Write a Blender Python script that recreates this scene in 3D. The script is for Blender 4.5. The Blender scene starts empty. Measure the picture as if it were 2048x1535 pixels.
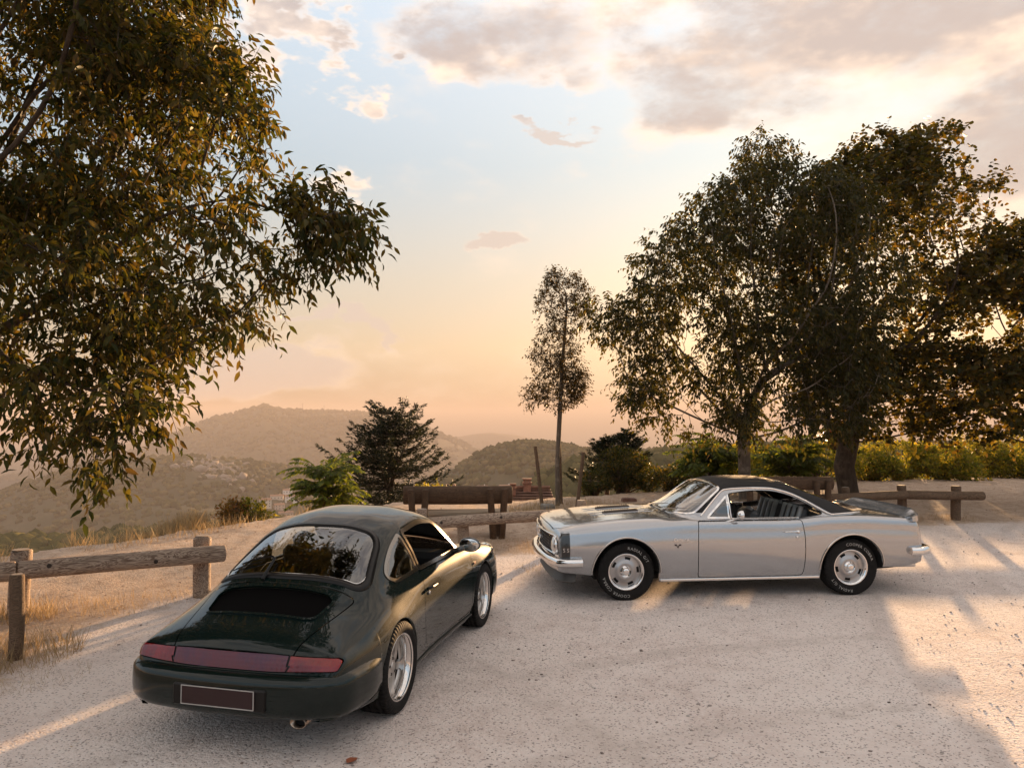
import bpy, math, random
import numpy as np
from mathutils import Vector, Matrix
from mathutils.bvhtree import BVHTree
R = math.radians
rng = np.random.default_rng(7)
random.seed(7)
scene = bpy.context.scene
C = scene.collection

# ------------------------------------------------------------------ camera
FPX, PITCH, HC = 1494.0, 0.042, 2.15
cam_d = bpy.data.cameras.new('camera')
cam = bpy.data.objects.new('camera', cam_d); C.objects.link(cam)
cam.location = (0, 0, HC)
cam.rotation_euler = (math.pi/2 + PITCH, 0, 0)
cam_d.sensor_width = 36; cam_d.lens = FPX/2048*36
cam_d.clip_start = 0.05; cam_d.clip_end = 120000
scene.camera = cam

# ------------------------------------------------------------------ sun, sky, exposure
SUN_AZ, SUN_EL = R(22.8), R(5.0)       # azimuth to the right of +Y
sun_dir = Vector((math.sin(SUN_AZ)*math.cos(SUN_EL), math.cos(SUN_AZ)*math.cos(SUN_EL), math.sin(SUN_EL)))
sl = bpy.data.lights.new('sun', 'SUN'); sl.energy = 3.2; sl.angle = R(0.8); sl.color = (1.0, 0.60, 0.29)
so = bpy.data.objects.new('sun', sl); C.objects.link(so)
so.rotation_euler = sun_dir.to_track_quat('Z', 'Y').to_euler()
scene.view_settings.view_transform = 'Standard'
scene.view_settings.look = 'None'
scene.view_settings.exposure = 2.55
scene.view_settings.gamma = 1
scene.view_settings.use_curve_mapping = False
scene.render.engine = 'CYCLES'
cy = scene.cycles
cy.use_denoising = True
try: cy.denoiser = 'OPENIMAGEDENOISE'
except Exception: pass
cy.max_bounces = 8; cy.diffuse_bounces = 3; cy.glossy_bounces = 4; cy.transmission_bounces = 6
cy.transparent_max_bounces = 12; cy.volume_bounces = 0
cy.caustics_reflective = False; cy.caustics_refractive = False
cy.sample_clamp_indirect = 6

class NT:
    """small helper to wire nodes"""
    def __init__(s, tree): s.t = tree; s.n = tree.nodes; s.l = tree.links
    def add(s, typ, **kw):
        n = s.n.new(typ)
        for k, v in kw.items():
            if k in ('ins',):
                for kk, vv in v.items():
                    s.set(n.inputs[kk], vv)
            else: setattr(n, k, v)
        return n
    def set(s, sock, v):
        if isinstance(v, bpy.types.NodeSocket): s.l.new(v, sock)
        else: sock.default_value = v
    def math(s, op, a, b=0.0, c=None, clamp=False):
        n = s.n.new('ShaderNodeMath'); n.operation = op; n.use_clamp = clamp
        s.set(n.inputs[0], a); s.set(n.inputs[1], b)
        if c is not None: s.set(n.inputs[2], c)
        return n.outputs[0]
    def vmath(s, op, a, b=None, scale=None):
        n = s.n.new('ShaderNodeVectorMath'); n.operation = op
        s.set(n.inputs[0], a)
        if b is not None: s.set(n.inputs[1], b)
        if scale is not None: s.set(n.inputs['Scale'], scale)
        return n.outputs['Value'] if op in ('DOT_PRODUCT', 'LENGTH', 'DISTANCE') else n.outputs[0]
    def mix(s, fac, a, b, blend='MIX'):
        n = s.n.new('ShaderNodeMix'); n.data_type = 'RGBA'; n.blend_type = blend; n.clamp_factor = True
        s.set(n.inputs[0], fac); s.set(n.inputs[6], a); s.set(n.inputs[7], b)
        return n.outputs[2]
    def noise(s, vec=None, scale=5.0, detail=4.0, rough=0.5, dist=0.0, lac=2.0):
        n = s.n.new('ShaderNodeTexNoise')
        if vec is not None: s.l.new(vec, n.inputs['Vector'])
        n.inputs['Scale'].default_value = scale; n.inputs['Detail'].default_value = detail
        n.inputs['Roughness'].default_value = rough; n.inputs['Distortion'].default_value = dist
        n.inputs['Lacunarity'].default_value = lac
        return n.outputs['Fac']
    def ramp(s, fac, stops, interp='LINEAR'):
        n = s.n.new('ShaderNodeValToRGB'); cr = n.color_ramp; cr.interpolation = interp
        while len(cr.elements) < len(stops): cr.elements.new(0.5)
        for e, (p, c) in zip(cr.elements, stops):
            e.position = p
            e.color = (c, c, c, 1) if isinstance(c, (int, float)) else (*c[:3], 1)
        s.set(n.inputs[0], fac)
        return n.outputs[0]
    def smooth(s, v, a, b):
        n = s.n.new('ShaderNodeMapRange'); n.interpolation_type = 'SMOOTHSTEP'
        s.set(n.inputs[0], v); n.inputs[1].default_value = a; n.inputs[2].default_value = b
        return n.outputs[0]

world = bpy.data.worlds.new('World'); scene.world = world
world.use_nodes = True
W = NT(world.node_tree); W.n.clear()
sky = W.add('ShaderNodeTexSky', sky_type='NISHITA')
sky.sun_disc = False
sky.sun_elevation = SUN_EL; sky.sun_rotation = SUN_AZ
sky.altitude = 500; sky.air_density = 0.9; sky.dust_density = 2.6; sky.ozone_density = 1.4
tc = W.add('ShaderNodeTexCoord')
dirv = W.vmath('NORMALIZE', tc.outputs['Generated'])
sep = W.add('ShaderNodeSeparateXYZ', ins={0: dirv})
dz = sep.outputs[2]
# cloud layer: the view ray meets a flat layer overhead
zc_ = W.math('MAXIMUM', W.math('ADD', dz, 0.05), 0.03)
pl = W.vmath('DIVIDE', dirv, W.add('ShaderNodeCombineXYZ', ins={0: zc_, 1: zc_, 2: zc_}).outputs[0])
plm = W.add('ShaderNodeMapping'); W.l.new(pl, plm.inputs[0]); plm.inputs['Location'].default_value = (3.1, 1.7, 0)
plm.inputs['Scale'].default_value = (1, 0.8, 0)
cvec = plm.outputs[0]
wmap = W.vmath('MULTIPLY', dirv, (1.0, 1.0, 2.1))
wn = W.add('ShaderNodeTexNoise'); W.l.new(wmap, wn.inputs['Vector']); wn.inputs['Scale'].default_value = 6.5; wn.inputs['Detail'].default_value = 6; wn.inputs['Roughness'].default_value = 0.60
wdir = W.vmath('ADD', dirv, W.vmath('MULTIPLY', W.vmath('SUBTRACT', wn.outputs['Color'], (0.5, 0.5, 0.5)), (0.20, 0.20, 0.15)))
def blob(px, py, rx, ry, rot=0.0):
    """soft cloud mass round a direction of the sky; returns 0..1"""
    x = (px-1024)/FPX; z = (767.5-py)/FPX
    c_, s_ = math.cos(PITCH), math.sin(PITCH)
    d = Vector((x, c_ - z*s_, s_ + z*c_)).normalized()
    right = Vector((d.y, -d.x, 0)).normalized(); up = right.cross(d).normalized()
    r2 = right*math.cos(rot) + up*math.sin(rot); u2 = -right*math.sin(rot) + up*math.cos(rot)
    a = W.math('DIVIDE', W.vmath('DOT_PRODUCT', wdir, tuple(r2)), rx/FPX)
    b = W.math('DIVIDE', W.vmath('DOT_PRODUCT', wdir, tuple(u2)), ry/FPX)
    q = W.math('ADD', W.math('MULTIPLY', a, a), W.math('MULTIPLY', b, b))
    return W.math('SUBTRACT', 1.0, q)
def msum(l):
    o = l[0]
    for k in l[1:]: o = W.math('MAXIMUM', o, k)
    return o
nz = W.noise(wmap, 4.2, 6, 0.62)
nzs = W.noise(W.vmath('ADD', wmap, tuple(sun_dir*0.045 + Vector((0, 0, -0.05)))), 4.2, 4, 0.6)   # the same field a little nearer the sun
n_fine = wn.outputs['Fac']
ncl = W.math('ADD', W.math('MULTIPLY', W.math('ADD', W.math('MULTIPLY', nz, 0.65), W.math('MULTIPLY', n_fine, 0.35)), 1.7), -0.35)
# --- cloud masses seen in the photograph, then an added cloud deck overhead, spread wide to light the ground
heavy = msum([blob(1000, 60, 270, 115, -0.10), blob(1130, 150, 120, 65, -0.6), blob(1800, 40, 720, 240, 0.0), blob(1990, 280, 440, 220, 0.35), blob(1400, 160, 330, 150, -0.25)])
puffs = msum([blob(560, 60, 230, 100, 0), blob(710, 130, 130, 80, -0.5), blob(400, 90, 170, 90, 0), blob(640, 376, 140, 55, 0)])
wisps = msum([blob(1000, 490, 80, 22, 0), blob(690, 655, 150, 14, -0.10), blob(540, 735, 210, 62, 0.05), blob(1110, 268, 75, 16, 0)])
front = W.smooth(sep.outputs[1], 0.0, 0.25)
fill_deck = W.math('MULTIPLY', W.smooth(W.noise(cvec, 0.6, 3, 0.5), 0.22, 0.48), W.smooth(dz, 0.40, 0.60))
mask = W.math('MAXIMUM', W.math('MULTIPLY', W.math('MAXIMUM', heavy, 0.0), front), fill_deck)
dens = W.math('MULTIPLY', W.smooth(W.math('ADD', ncl, W.math('MULTIPLY', mask, 0.42)), 0.52, 0.92), W.smooth(mask, 0.0, 0.35))
npf = W.noise(wmap, 15.0, 4, 0.55)
pm_ = W.math('MULTIPLY', W.math('MAXIMUM', puffs, 0.0), front)
dens = W.math('MAXIMUM', dens, W.math('MULTIPLY', W.smooth(W.math('ADD', npf, W.math('MULTIPLY', pm_, 0.16)), 0.55, 0.70), W.smooth(pm_, 0.0, 0.3)))
wm_ = W.math('MULTIPLY', W.math('MAXIMUM', wisps, 0.0), front)
dens = W.math('MAXIMUM', dens, W.math('MULTIPLY', W.smooth(W.math('ADD', n_fine, W.math('MULTIPLY', wm_, 0.75)), 0.55, 0.95), 0.75))
lightn = W.math('SUBTRACT', nz, nzs)            # >0 on the side turned to the sun
# skylight colour: the Sky Texture, flattened by gamma, taming sun glare and evening out the unseen sky
skyc = W.add('ShaderNodeGamma', ins={0: sky.outputs[0], 1: 0.30}).outputs[0]
sund = W.vmath('DOT_PRODUCT', dirv, tuple(sun_dir))
toward = W.smooth(sund, 0.35, 1.0)
warm = W.ramp(dz, [(0.0, (0.60, 0.46, 0.40)), (0.03, (0.74, 0.58, 0.48)), (0.09, (0.98, 0.77, 0.57)), (0.18, (0.99, 0.88, 0.74)), (0.32, (0.94, 1.03, 1.07)), (0.60, (1.55, 1.64, 1.72))])  # last stop raised so the sky overhead brightens the shaded ground
cool = W.ramp(dz, [(0.0, (0.76, 0.76, 0.84)), (0.12, (0.92, 0.98, 1.10)), (0.3, (1.08, 1.14, 1.20)), (0.60, (1.55, 1.64, 1.72))])  # same added lift overhead, on the side away from the sun
skyc = W.vmath('SCALE', skyc, scale=0.76)
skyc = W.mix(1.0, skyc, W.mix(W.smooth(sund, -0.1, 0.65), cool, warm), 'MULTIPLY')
# cloud colour: thick parts grey-mauve, thin edges lit peach, whiter away from the sun
lit = W.mix(toward, (1.85, 1.62, 1.42, 1), (2.0, 1.48, 1.08, 1))
thick = W.mix(toward, (.86, .77, .77, 1), (.98, .78, .68, 1))
core = W.smooth(W.math('ADD', W.math('MULTIPLY', dens, 0.9), W.math('SUBTRACT', W.math('MULTIPLY', W.math('MAXIMUM', heavy, 0.0), 0.5), W.math('MULTIPLY', lightn, 3.2))), 0.45, 1.35)
core = W.math('MAXIMUM', core, W.math('MULTIPLY', W.smooth(wisps, 0.0, 0.5), 0.8))
ccol = W.mix(core, lit, thick)
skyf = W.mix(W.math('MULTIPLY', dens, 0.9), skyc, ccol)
skyf = W.vmath('SCALE', skyf, scale=1.0)
world.cycles.sampling_method = 'MANUAL'; world.cycles.sample_map_resolution = 512
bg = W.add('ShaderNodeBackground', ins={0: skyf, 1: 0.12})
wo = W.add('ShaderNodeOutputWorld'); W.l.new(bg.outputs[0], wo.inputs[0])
# ------------------------------------------------------------------ mesh helpers
def np_mesh(name, V, F, smooth=True):
    """mesh data from an (n,3) array and an (m,3|4) array or a list of faces"""
    me = bpy.data.meshes.new(name)
    if isinstance(F, np.ndarray):
        V = np.asarray(V, np.float32); m, k = F.shape
        me.vertices.add(len(V)); me.vertices.foreach_set('co', V.ravel())
        me.loops.add(m*k); me.loops.foreach_set('vertex_index', F.astype(np.int32).ravel())
        me.polygons.add(m); me.polygons.foreach_set('loop_start', (np.arange(m)*k).astype(np.int32))
        try: me.polygons.foreach_set('loop_total', np.full(m, k, np.int32))
        except Exception: pass
        me.update(calc_edges=True); me.validate()
    else:
        me.from_pydata([tuple(map(float, v)) for v in V], [], [tuple(map(int, f)) for f in F]); me.update()
    if smooth:
        me.polygons.foreach_set('use_smooth', [True]*len(me.polygons))
    return me
def obj(name, V, F, mat, parent=None, smooth=True, sharp=None):
    me = V if isinstance(V, bpy.types.Mesh) else np_mesh(name, V, F, smooth)
    if sharp is not None and smooth:
        try: me.set_sharp_from_angle(angle=R(sharp))
        except Exception: pass
    o = bpy.data.objects.new(name, me); C.objects.link(o)
    if mat is not None and not me.materials: me.materials.append(mat)
    if parent is not None: o.parent = parent
    return o
def tag(o, label=None, cat=None, group=None, kind=None):
    if label: o['label'] = label
    if cat: o['category'] = cat
    if group: o['group'] = group
    if kind: o['kind'] = kind
    return o
def empty(name, loc, rz=0.0):
    o = bpy.data.objects.new(name, None); C.objects.link(o)
    o.location = loc; o.rotation_euler = (0, 0, rz); o.empty_display_size = 0.2
    return o
class MB:
    """collects simple shapes into one mesh"""
    def __init__(s): s.v = []; s.f = []
    def add(s, V, F):
        b = len(s.v); s.v += [tuple(map(float, p)) for p in V]; s.f += [tuple(int(i)+b for i in f) for f in F]; return s
    def box(s, c, h, rot=None, bev=0.0):
        """bevelled box: centre c, half sizes h, optional 3x3 rotation"""
        hx, hy, hz = h; b = min(bev, 0.49*min(h)*2)
        if b <= 0:
            P = [(x, y, z) for x in (-hx, hx) for y in (-hy, hy) for z in (-hz, hz)]
            F = [(0, 1, 3, 2), (4, 6, 7, 5), (0, 4, 5, 1), (2, 3, 7, 6), (0, 2, 6, 4), (1, 5, 7, 3)]
        else:
            P = []; F = []; idx = {}
            for sx in (-1, 1):
                for sy in (-1, 1):
                    for sz in (-1, 1):
                        for a in range(3):
                            q = [sx*(hx-b), sy*(hy-b), sz*(hz-b)]
                            q[a] = (sx*hx, sy*hy, sz*hz)[a]
                            idx[(sx, sy, sz, a)] = len(P); P.append(tuple(q))
            I = idx
            for a in range(3):
                o1, o2 = [k for k in range(3) if k != a]
                for sg in (-1, 1):
                    q = []
                    for (p1, p2) in ((-1, -1), (1, -1), (1, 1), (-1, 1)):
                        k = [0, 0, 0]; k[a] = sg; k[o1] = p1; k[o2] = p2
                        q.append(I[(*k, a)])
                    if (sg > 0) == (a == 1): q.reverse()
                    F.append(tuple(q))
            for a in range(3):      # edges along axis a
                o1, o2 = [k for k in range(3) if k != a]
                for p1 in (-1, 1):
                    for p2 in (-1, 1):
                        k0 = [0, 0, 0]; k0[o1] = p1; k0[o2] = p2
                        k1 = list(k0); k0[a] = -1; k1[a] = 1
                        q = [I[(*k0, o1)], I[(*k1, o1)], I[(*k1, o2)], I[(*k0, o2)]]
                        F.append(tuple(q))
            for sx in (-1, 1):
                for sy in (-1, 1):
                    for sz in (-1, 1):
                        F.append((I[(sx, sy, sz, 0)], I[(sx, sy, sz, 1)], I[(sx, sy, sz, 2)]))
        P = np.array(P)
        if rot is not None: P = P @ np.array(rot).T
        s.add(P + np.array(c), F); return s
    def tube(s, pts, r, n=8, cap=True, up=None):
        V, F = tube(pts, r, n, cap); s.add(V, F); return s
    def mesh(s, name='m', smooth=True):
        return np_mesh(name, s.v, s.f, smooth)
    def build(s, name, mat, parent=None, smooth=True, sharp=40):
        o = obj(name, s.mesh(name, smooth), None, mat, parent, sharp=None)
        if smooth and sharp is not None:
            try: o.data.set_sharp_from_angle(angle=R(sharp))
            except Exception: pass
        return o
def tube(pts, r, n=8, cap=True):
    P = np.array(pts, float); k = len(P)
    rr = np.full(k, r) if np.isscalar(r) else np.array(r, float)
    T = np.gradient(P, axis=0); T /= np.linalg.norm(T, axis=1)[:, None]+1e-12
    up = np.array([0, 0, 1.0]) if abs(T[0, 2]) < 0.9 else np.array([1.0, 0, 0])
    V = []; N = up - T[0]*np.dot(up, T[0]); N /= np.linalg.norm(N)
    a = np.linspace(0, 2*np.pi, n, endpoint=False)
    for i in range(k):
        N = N - T[i]*np.dot(N, T[i]); N /= np.linalg.norm(N)+1e-12; B = np.cross(T[i], N)
        V.append(P[i] + rr[i]*(np.cos(a)[:, None]*N + np.sin(a)[:, None]*B))
    V = np.concatenate(V); F = []
    for i in range(k-1):
        for j in range(n):
            F.append((i*n+j, i*n+(j+1) % n, (i+1)*n+(j+1) % n, (i+1)*n+j))
    if cap:
        F.append(tuple(range(n-1, -1, -1))); F.append(tuple(range((k-1)*n, k*n)))
    return V, F
def at(px, py, d):
    """world point on the ray through a photograph pixel at forward distance d"""
    x = (px-1024)/FPX; z = (767.5-py)/FPX; c_, s_ = math.cos(PITCH), math.sin(PITCH)
    dy = c_ - z*s_; dzz = s_ + z*c_
    return Vector((x/dy*d, d, HC + dzz/dy*d))
# value noise on arrays
_perm = rng.permutation(4096)
def vnoise2(x, y):
    xi = np.floor(x).astype(int); yi = np.floor(y).astype(int); fx = x-xi; fy = y-yi
    fx = fx*fx*(3-2*fx); fy = fy*fy*(3-2*fy)
    h = lambda a, b: _perm[(_perm[a & 4095] + b) & 4095]/4095.0
    return (h(xi, yi)*(1-fx)+h(xi+1, yi)*fx)*(1-fy) + (h(xi, yi+1)*(1-fx)+h(xi+1, yi+1)*fx)*fy
def fbm(x, y, o=4, g=0.5):
    t = 0; a = 1; n = 0
    for _ in range(o):
        t = t + a*vnoise2(x, y); n += a; a *= g; x = x*2.03+17.3; y = y*2.03+5.1
    return t/n*2-1

# ------------------------------------------------------------------ materials
MATS = {}
def mat_new(name):
    m = bpy.data.materials.new(name); m.use_nodes = True
    t = NT(m.node_tree); t.n.clear()
    out = t.add('ShaderNodeOutputMaterial')
    return m, t, out
def pbr(name, col, rough=0.5, metal=0.0, coat=0.0, coat_rough=0.03, var=0.0, vscale=8.0, bump=0.0, bscale=40.0, spec=0.5, rvar=0.0, stretch=None, emit=None):
    if name in MATS: return MATS[name]
    m, t, out = mat_new(name)
    b = t.add('ShaderNodeBsdfPrincipled'); t.l.new(b.outputs[0], out.inputs[0])
    b.inputs['Roughness'].default_value = rough; b.inputs['Metallic'].default_value = metal
    b.inputs['Coat Weight'].default_value = coat; b.inputs['Coat Roughness'].default_value = coat_rough
    b.inputs['Specular IOR Level'].default_value = spec
    vec = t.add('ShaderNodeTexCoord').outputs['Object']
    if stretch:
        mp = t.add('ShaderNodeMapping'); t.l.new(vec, mp.inputs[0]); mp.inputs['Scale'].default_value = stretch; vec = mp.outputs[0]
    if var > 0:
        n = t.noise(vec, vscale, 5, 0.6)
        lo = tuple(c*(1-var) for c in col); hi = tuple(min(1, c*(1+var)) for c in col)
        t.l.new(t.ramp(n, [(0.3, lo), (0.7, hi)]), b.inputs['Base Color'])
    else: b.inputs['Base Color'].default_value = (*col, 1)
    if rvar > 0:
        n2 = t.noise(vec, vscale*2.3, 4, 0.6)
        t.l.new(t.math('ADD', t.math('MULTIPLY', n2, rvar), rough-rvar*0.5), b.inputs['Roughness'])
    if bump > 0:
        bn = t.add('ShaderNodeBump'); bn.inputs['Strength'].default_value = 1.0; bn.inputs['Distance'].default_value = bump
        t.l.new(t.noise(vec, bscale, 5, 0.65), bn.inputs['Height']); t.l.new(bn.outputs[0], b.inputs['Normal'])
    MATS[name] = m
    return m
# ------------------------------------------------------------------ terrain
def ip(px, tab):
    a = np.array(tab, float); return np.interp(px, a[:, 0], a[:, 1])
def px_of_az(az): return 1024 + FPX*np.tan(az)/np.cos(PITCH)
HOR = 830.0
RIDGES = [  # distance, front width, back width, crest line (photo x, photo y)
    (1250, 1000, 500, [(-900, 1010), (-250, 1000), (-100, 985), (0, 962), (100, 936), (200, 916), (300, 906), (380, 904), (480, 913), (560, 927), (640, 940), (760, 968), (900, 1010), (1100, 1040)]),
    (3300, 1700, 1200, [(-600, 1000), (100, 930), (220, 907), (290, 891), (350, 864), (420, 839), (480, 826), (505, 818), (530, 813), (556, 821), (600, 823), (700, 825), (765, 828), (820, 843), (880, 866), (950, 898), (1010, 925), (1100, 960), (1500, 1000)]),
    (5600, 1500, 1500, [(700, 900), (900, 876), (940, 869), (980, 864), (1020, 867), (1060, 874), (1095, 884), (1160, 903), (1300, 925)]),
    (820, 420, 500, [(700, 1080), (830, 985), (880, 955), (920, 932), (960, 908), (1000, 893), (1040, 886), (1080, 886), (1120, 890), (1180, 902), (1240, 914), (1290, 903), (1340, 899), (1420, 893), (1600, 885), (1900, 880), (2300, 890), (3000, 900)]),
    (330, 160, 200, [(950, 1060), (1040, 1010), (1085, 968), (1120, 944), (1160, 934), (1210, 930), (1260, 925), (1330, 915), (1500, 905), (1800, 900), (2300, 900), (3000, 920)]),
    (6800, 1800, 1500, [(-700, 880), (-100, 893), (0, 892), (100, 889), (180, 884), (225, 878), (265, 879), (310, 886), (400, 900)]),
    (4200, 900, 900, [(-700, 950), (-60, 955), (0, 948), (60, 925), (110, 912), (160, 905), (240, 908), (330, 920)]),
]
EDGE = [(-80, 15), (-40, 13.2), (-33, 13.8), (-27, 14.6), (-18, 16), (-8, 18), (0, 18.5), (6, 20), (12, 22), (22, 26), (30, 29), (40, 34), (60, 60), (80, 90)]
def edge_r(az):
    a = np.degrees(az); e = np.interp(a, [p[0] for p in EDGE], [p[1] for p in EDGE])
    return np.where(np.abs(a) > 80, 90.0, e) + fbm(az*9+50, az*0+3.3, 3)*0.9
def H(az, r):
    """terrain height as a function of azimuth and distance"""
    px = px_of_az(np.clip(az, -1.2, 1.2))
    e = edge_r(az)
    t = np.clip((r-e)/1.0, 0, None)
    drop = -0.42*t**1.06*np.clip(t/3.0, 0, 1)
    base = np.where(r < e, 0.0, np.maximum(drop, -330.0))
    base = np.where(r > 9000, np.maximum(base, -330) - (np.clip(r, 9000, 11000)-9000)/2000*110, base)
    x = r*np.sin(az); y = r*np.cos(az)
    bump = fbm(x/140, y/140, 4)*np.clip((r-60)/400, 0, 1)*14
    h = base + bump
    for (D, wf, wb, tab) in RIDGES:
        yy = ip(px, tab)
        crest = HC + (HOR-yy)/FPX*D*np.sqrt(1+((px-1024)/FPX)**2*0)
        u = np.where(r < D, (D-r)/wf, (r-D)/wb)
        zk = crest - (u**1.7)*0.22*np.where(r < D, wf, wb) + fbm(x/(D*0.07)+D, y/(D*0.07), 5, 0.55)*D*0.010*np.clip(u*4, 0.12, 1)
        zk = np.where(u > 3.5, -1e4, zk)
        k = D*0.006
        h = np.where(zk > h + k*6, zk, np.where(zk < h-k*6, h, np.maximum(zk, h) + k*np.log1p(np.exp(-np.abs(zk-h)/k))))
    return np.where(r < e, 0.0, np.where(r < e+6, h*np.clip((r-e)/6, 0, 1)+drop*(1-np.clip((r-e)/6, 0, 1)), h))
LOT = [(-3.2, -6), (-3.4, 2.5), (-3.9, 5.2), (-4.3, 7.4), (-3.9, 9.0), (-2.6, 10.4), (-1, 11.2), (1.5, 12.1), (5, 13.4), (9, 14.9), (14, 15.6), (40, 18)]
def lot_dist(x, y):
    """signed distance to the gravel's edge, positive on the grass side"""
    L = np.array(LOT); best = np.full(x.shape, 1e9); sg = np.ones(x.shape)
    for a, b in zip(L[:-1], L[1:]):
        d = b-a; t = np.clip(((x-a[0])*d[0]+(y-a[1])*d[1])/(d@d), 0, 1)
        qx = a[0]+t*d[0]-x; qy = a[1]+t*d[1]-y; dd = np.hypot(qx, qy)
        s = np.sign(d[0]*(y-a[1])-d[1]*(x-a[0]))
        m = dd < best; best = np.where(m, dd, best); sg = np.where(m, s, sg)
    return best*sg
def ground_z(x, y):
    x = np.asarray(x, float); y = np.asarray(y, float)
    r = np.hypot(x, y); az = np.arctan2(x, y); z = H(az, r)
    near = r < edge_r(az)
    d = lot_dist(x, y)
    zz = np.where(d > 0, np.clip(d, 0, 3)/3*0.05 + fbm(x*1.3, y*1.3, 3)*0.035*np.clip(d/1.5, 0, 1), 0) + fbm(x*0.35+9, y*0.35, 2)*0.012 + fbm(x*2.2, y*2.2, 3)*0.006
    car = (np.abs(y-9.5) < 1.8) & (x > -0.2) & (x < 6)
    return np.where(near, zz, z)
az_f = np.concatenate([np.radians(np.arange(-180, -46, 4.0)), np.radians(np.arange(-46, 46.01, 0.24)), np.radians(np.arange(50, 180.1, 4.0))])
rad = np.concatenate([[0.0, 0.5], np.arange(1, 32, 0.24), np.geomspace(32, 42000, 250)])
AZ, RR = np.meshgrid(az_f, rad)
GX = RR*np.sin(AZ); GY = RR*np.cos(AZ)
GZ = ground_z(GX, GY)
nr, na = AZ.shape
ii = (np.arange(nr-1)[:, None]*na + np.arange(na-1)[None, :]).ravel()
GF = np.stack([ii, ii+1, ii+na+1, ii+na], 1)
GFc = np.stack([ii, ii+na, ii+na+1, ii+1], 1)
m, t, out = mat_new('ground_mat')
b = t.add('ShaderNodeBsdfPrincipled'); t.l.new(b.outputs[0], out.inputs[0])
vec = t.add('ShaderNodeTexCoord').outputs['Object']
dirt = t.add('ShaderNodeAttribute', attribute_name='dirt').outputs['Fac']
farw = t.add('ShaderNodeAttribute', attribute_name='far').outputs['Fac']
n1 = t.noise(vec, 0.55, 5, 0.6); n2 = t.noise(vec, 14, 6, 0.7); n3 = t.noise(vec, 3.2, 5, 0.65, 0.6)
vo = t.add('ShaderNodeTexVoronoi'); t.l.new(vec, vo.inputs['Vector']); vo.inputs['Scale'].default_value = 34; vo.inputs['Randomness'].default_value = 1
vo2 = t.add('ShaderNodeTexVoronoi'); t.l.new(vec, vo2.inputs['Vector']); vo2.inputs['Scale'].default_value = 85
grav = t.ramp(n3, [(0.25, (0.50, 0.40, 0.355)), (0.5, (0.66, 0.56, 0.51)), (0.75, (0.75, 0.665, 0.61))])
grav = t.mix(t.smooth(n1, 0.35, 0.7), grav, (0.73, 0.645, 0.595, 1))
grav = t.mix(t.math('MULTIPLY', t.smooth(n2, 0.56, 0.72), 0.32), grav, (0.24, 0.185, 0.16, 1))
cellv = t.add('ShaderNodeSeparateColor', ins={0: vo2.outputs['Color']}).outputs[0]
grav = t.mix(t.math('MULTIPLY', t.math('GREATER_THAN', cellv, 0.86), 0.55), grav, (0.72, 0.67, 0.63, 1))
grav = t.mix(t.math('MULTIPLY', t.math('LESS_THAN', cellv, 0.10), 0.6), grav, (0.13, 0.10, 0.09, 1))
soil = t.ramp(n3, [(0.25, (0.27, 0.18, 0.125)), (0.5, (0.43, 0.315, 0.235)), (0.8, (0.54, 0.42, 0.33))])
soil = t.mix(t.math('MULTIPLY', t.smooth(n2, 0.50, 0.70), 0.6), soil, (0.11, 0.065, 0.035, 1))
soil = t.mix(t.math('MULTIPLY', t.math('GREATER_THAN', cellv, 0.80), 0.6), soil, (0.52, 0.42, 0.31, 1))
# wheel tracks: broken arcs of packed, slightly darker ground, and drifts of loose stone beside them
sx = t.add('ShaderNodeSeparateXYZ', ins={0: vec})
trk = None
for (cx_, cy_, rr0) in ((-14.0, -3.0, 15.2), (-14.0, -3.0, 16.7), (6.0, -6.5, 12.6), (6.0, -6.5, 14.1), (22.0, 2.0, 17.6), (22.0, 2.0, 19.1)):
    dd = t.math('SQRT', t.math('ADD', t.math('POWER', t.math('SUBTRACT', sx.outputs[0], cx_), 2.0), t.math('POWER', t.math('SUBTRACT', sx.outputs[1], cy_), 2.0)))
    q = t.math('ABSOLUTE', t.math('SUBTRACT', t.math('ADD', dd, t.math('MULTIPLY', n1, 0.35)), rr0+0.17)); q = t.math('SUBTRACT', 1.0, t.smooth(q, 0.06, 0.17))
    trk = q if trk is None else t.math('MAXIMUM', trk, q)
trk = t.math('MULTIPLY', trk, t.smooth(n3, 0.40, 0.62))
grav = t.mix(t.math('MULTIPLY', trk, 0.42), grav, (0.40, 0.33, 0.29, 1))
n4 = t.noise(vec, 0.28, 4, 0.6)
grav = t.mix(t.math('MULTIPLY', t.smooth(n4, 0.52, 0.68), 0.45), grav, (0.47, 0.385, 0.335, 1))
dm = t.smooth(t.math('ADD', dirt, t.math('MULTIPLY', t.math('SUBTRACT', n3, 0.5), 1.1)), 0.3, 0.7)
near = t.mix(dm, grav, soil)
f1 = t.noise(vec, 0.02, 6, 0.65); f2 = t.noise(vec, 0.10, 4, 0.7); f3 = t.noise(vec, 0.0022, 3, 0.5)
wood = t.ramp(f1, [(0.3, (0.03, 0.032, 0.018)), (0.55, (0.055, 0.052, 0.028)), (0.8, (0.10, 0.085, 0.05))])
wood = t.mix(t.smooth(f2, 0.45, 0.7), wood, (0.035, 0.042, 0.017, 1))
wood = t.mix(t.math('MULTIPLY', t.smooth(f3, 0.55, 0.75), 0.4), wood, (0.14, 0.11, 0.075, 1))
t.l.new(t.mix(farw, near, wood), b.inputs['Base Color'])
b.inputs['Roughness'].default_value = 0.93; b.inputs['Specular IOR Level'].default_value = 0.15
hh = t.math('ADD', t.math('MULTIPLY', vo.outputs['Distance'], -0.55), t.math('ADD', t.math('MULTIPLY', n2, 1.2), t.math('MULTIPLY', vo2.outputs['Distance'], -0.35)))
bn = t.add('ShaderNodeBump'); bn.inputs['Strength'].default_value = 0.9; bn.inputs['Distance'].default_value = 0.017
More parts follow.
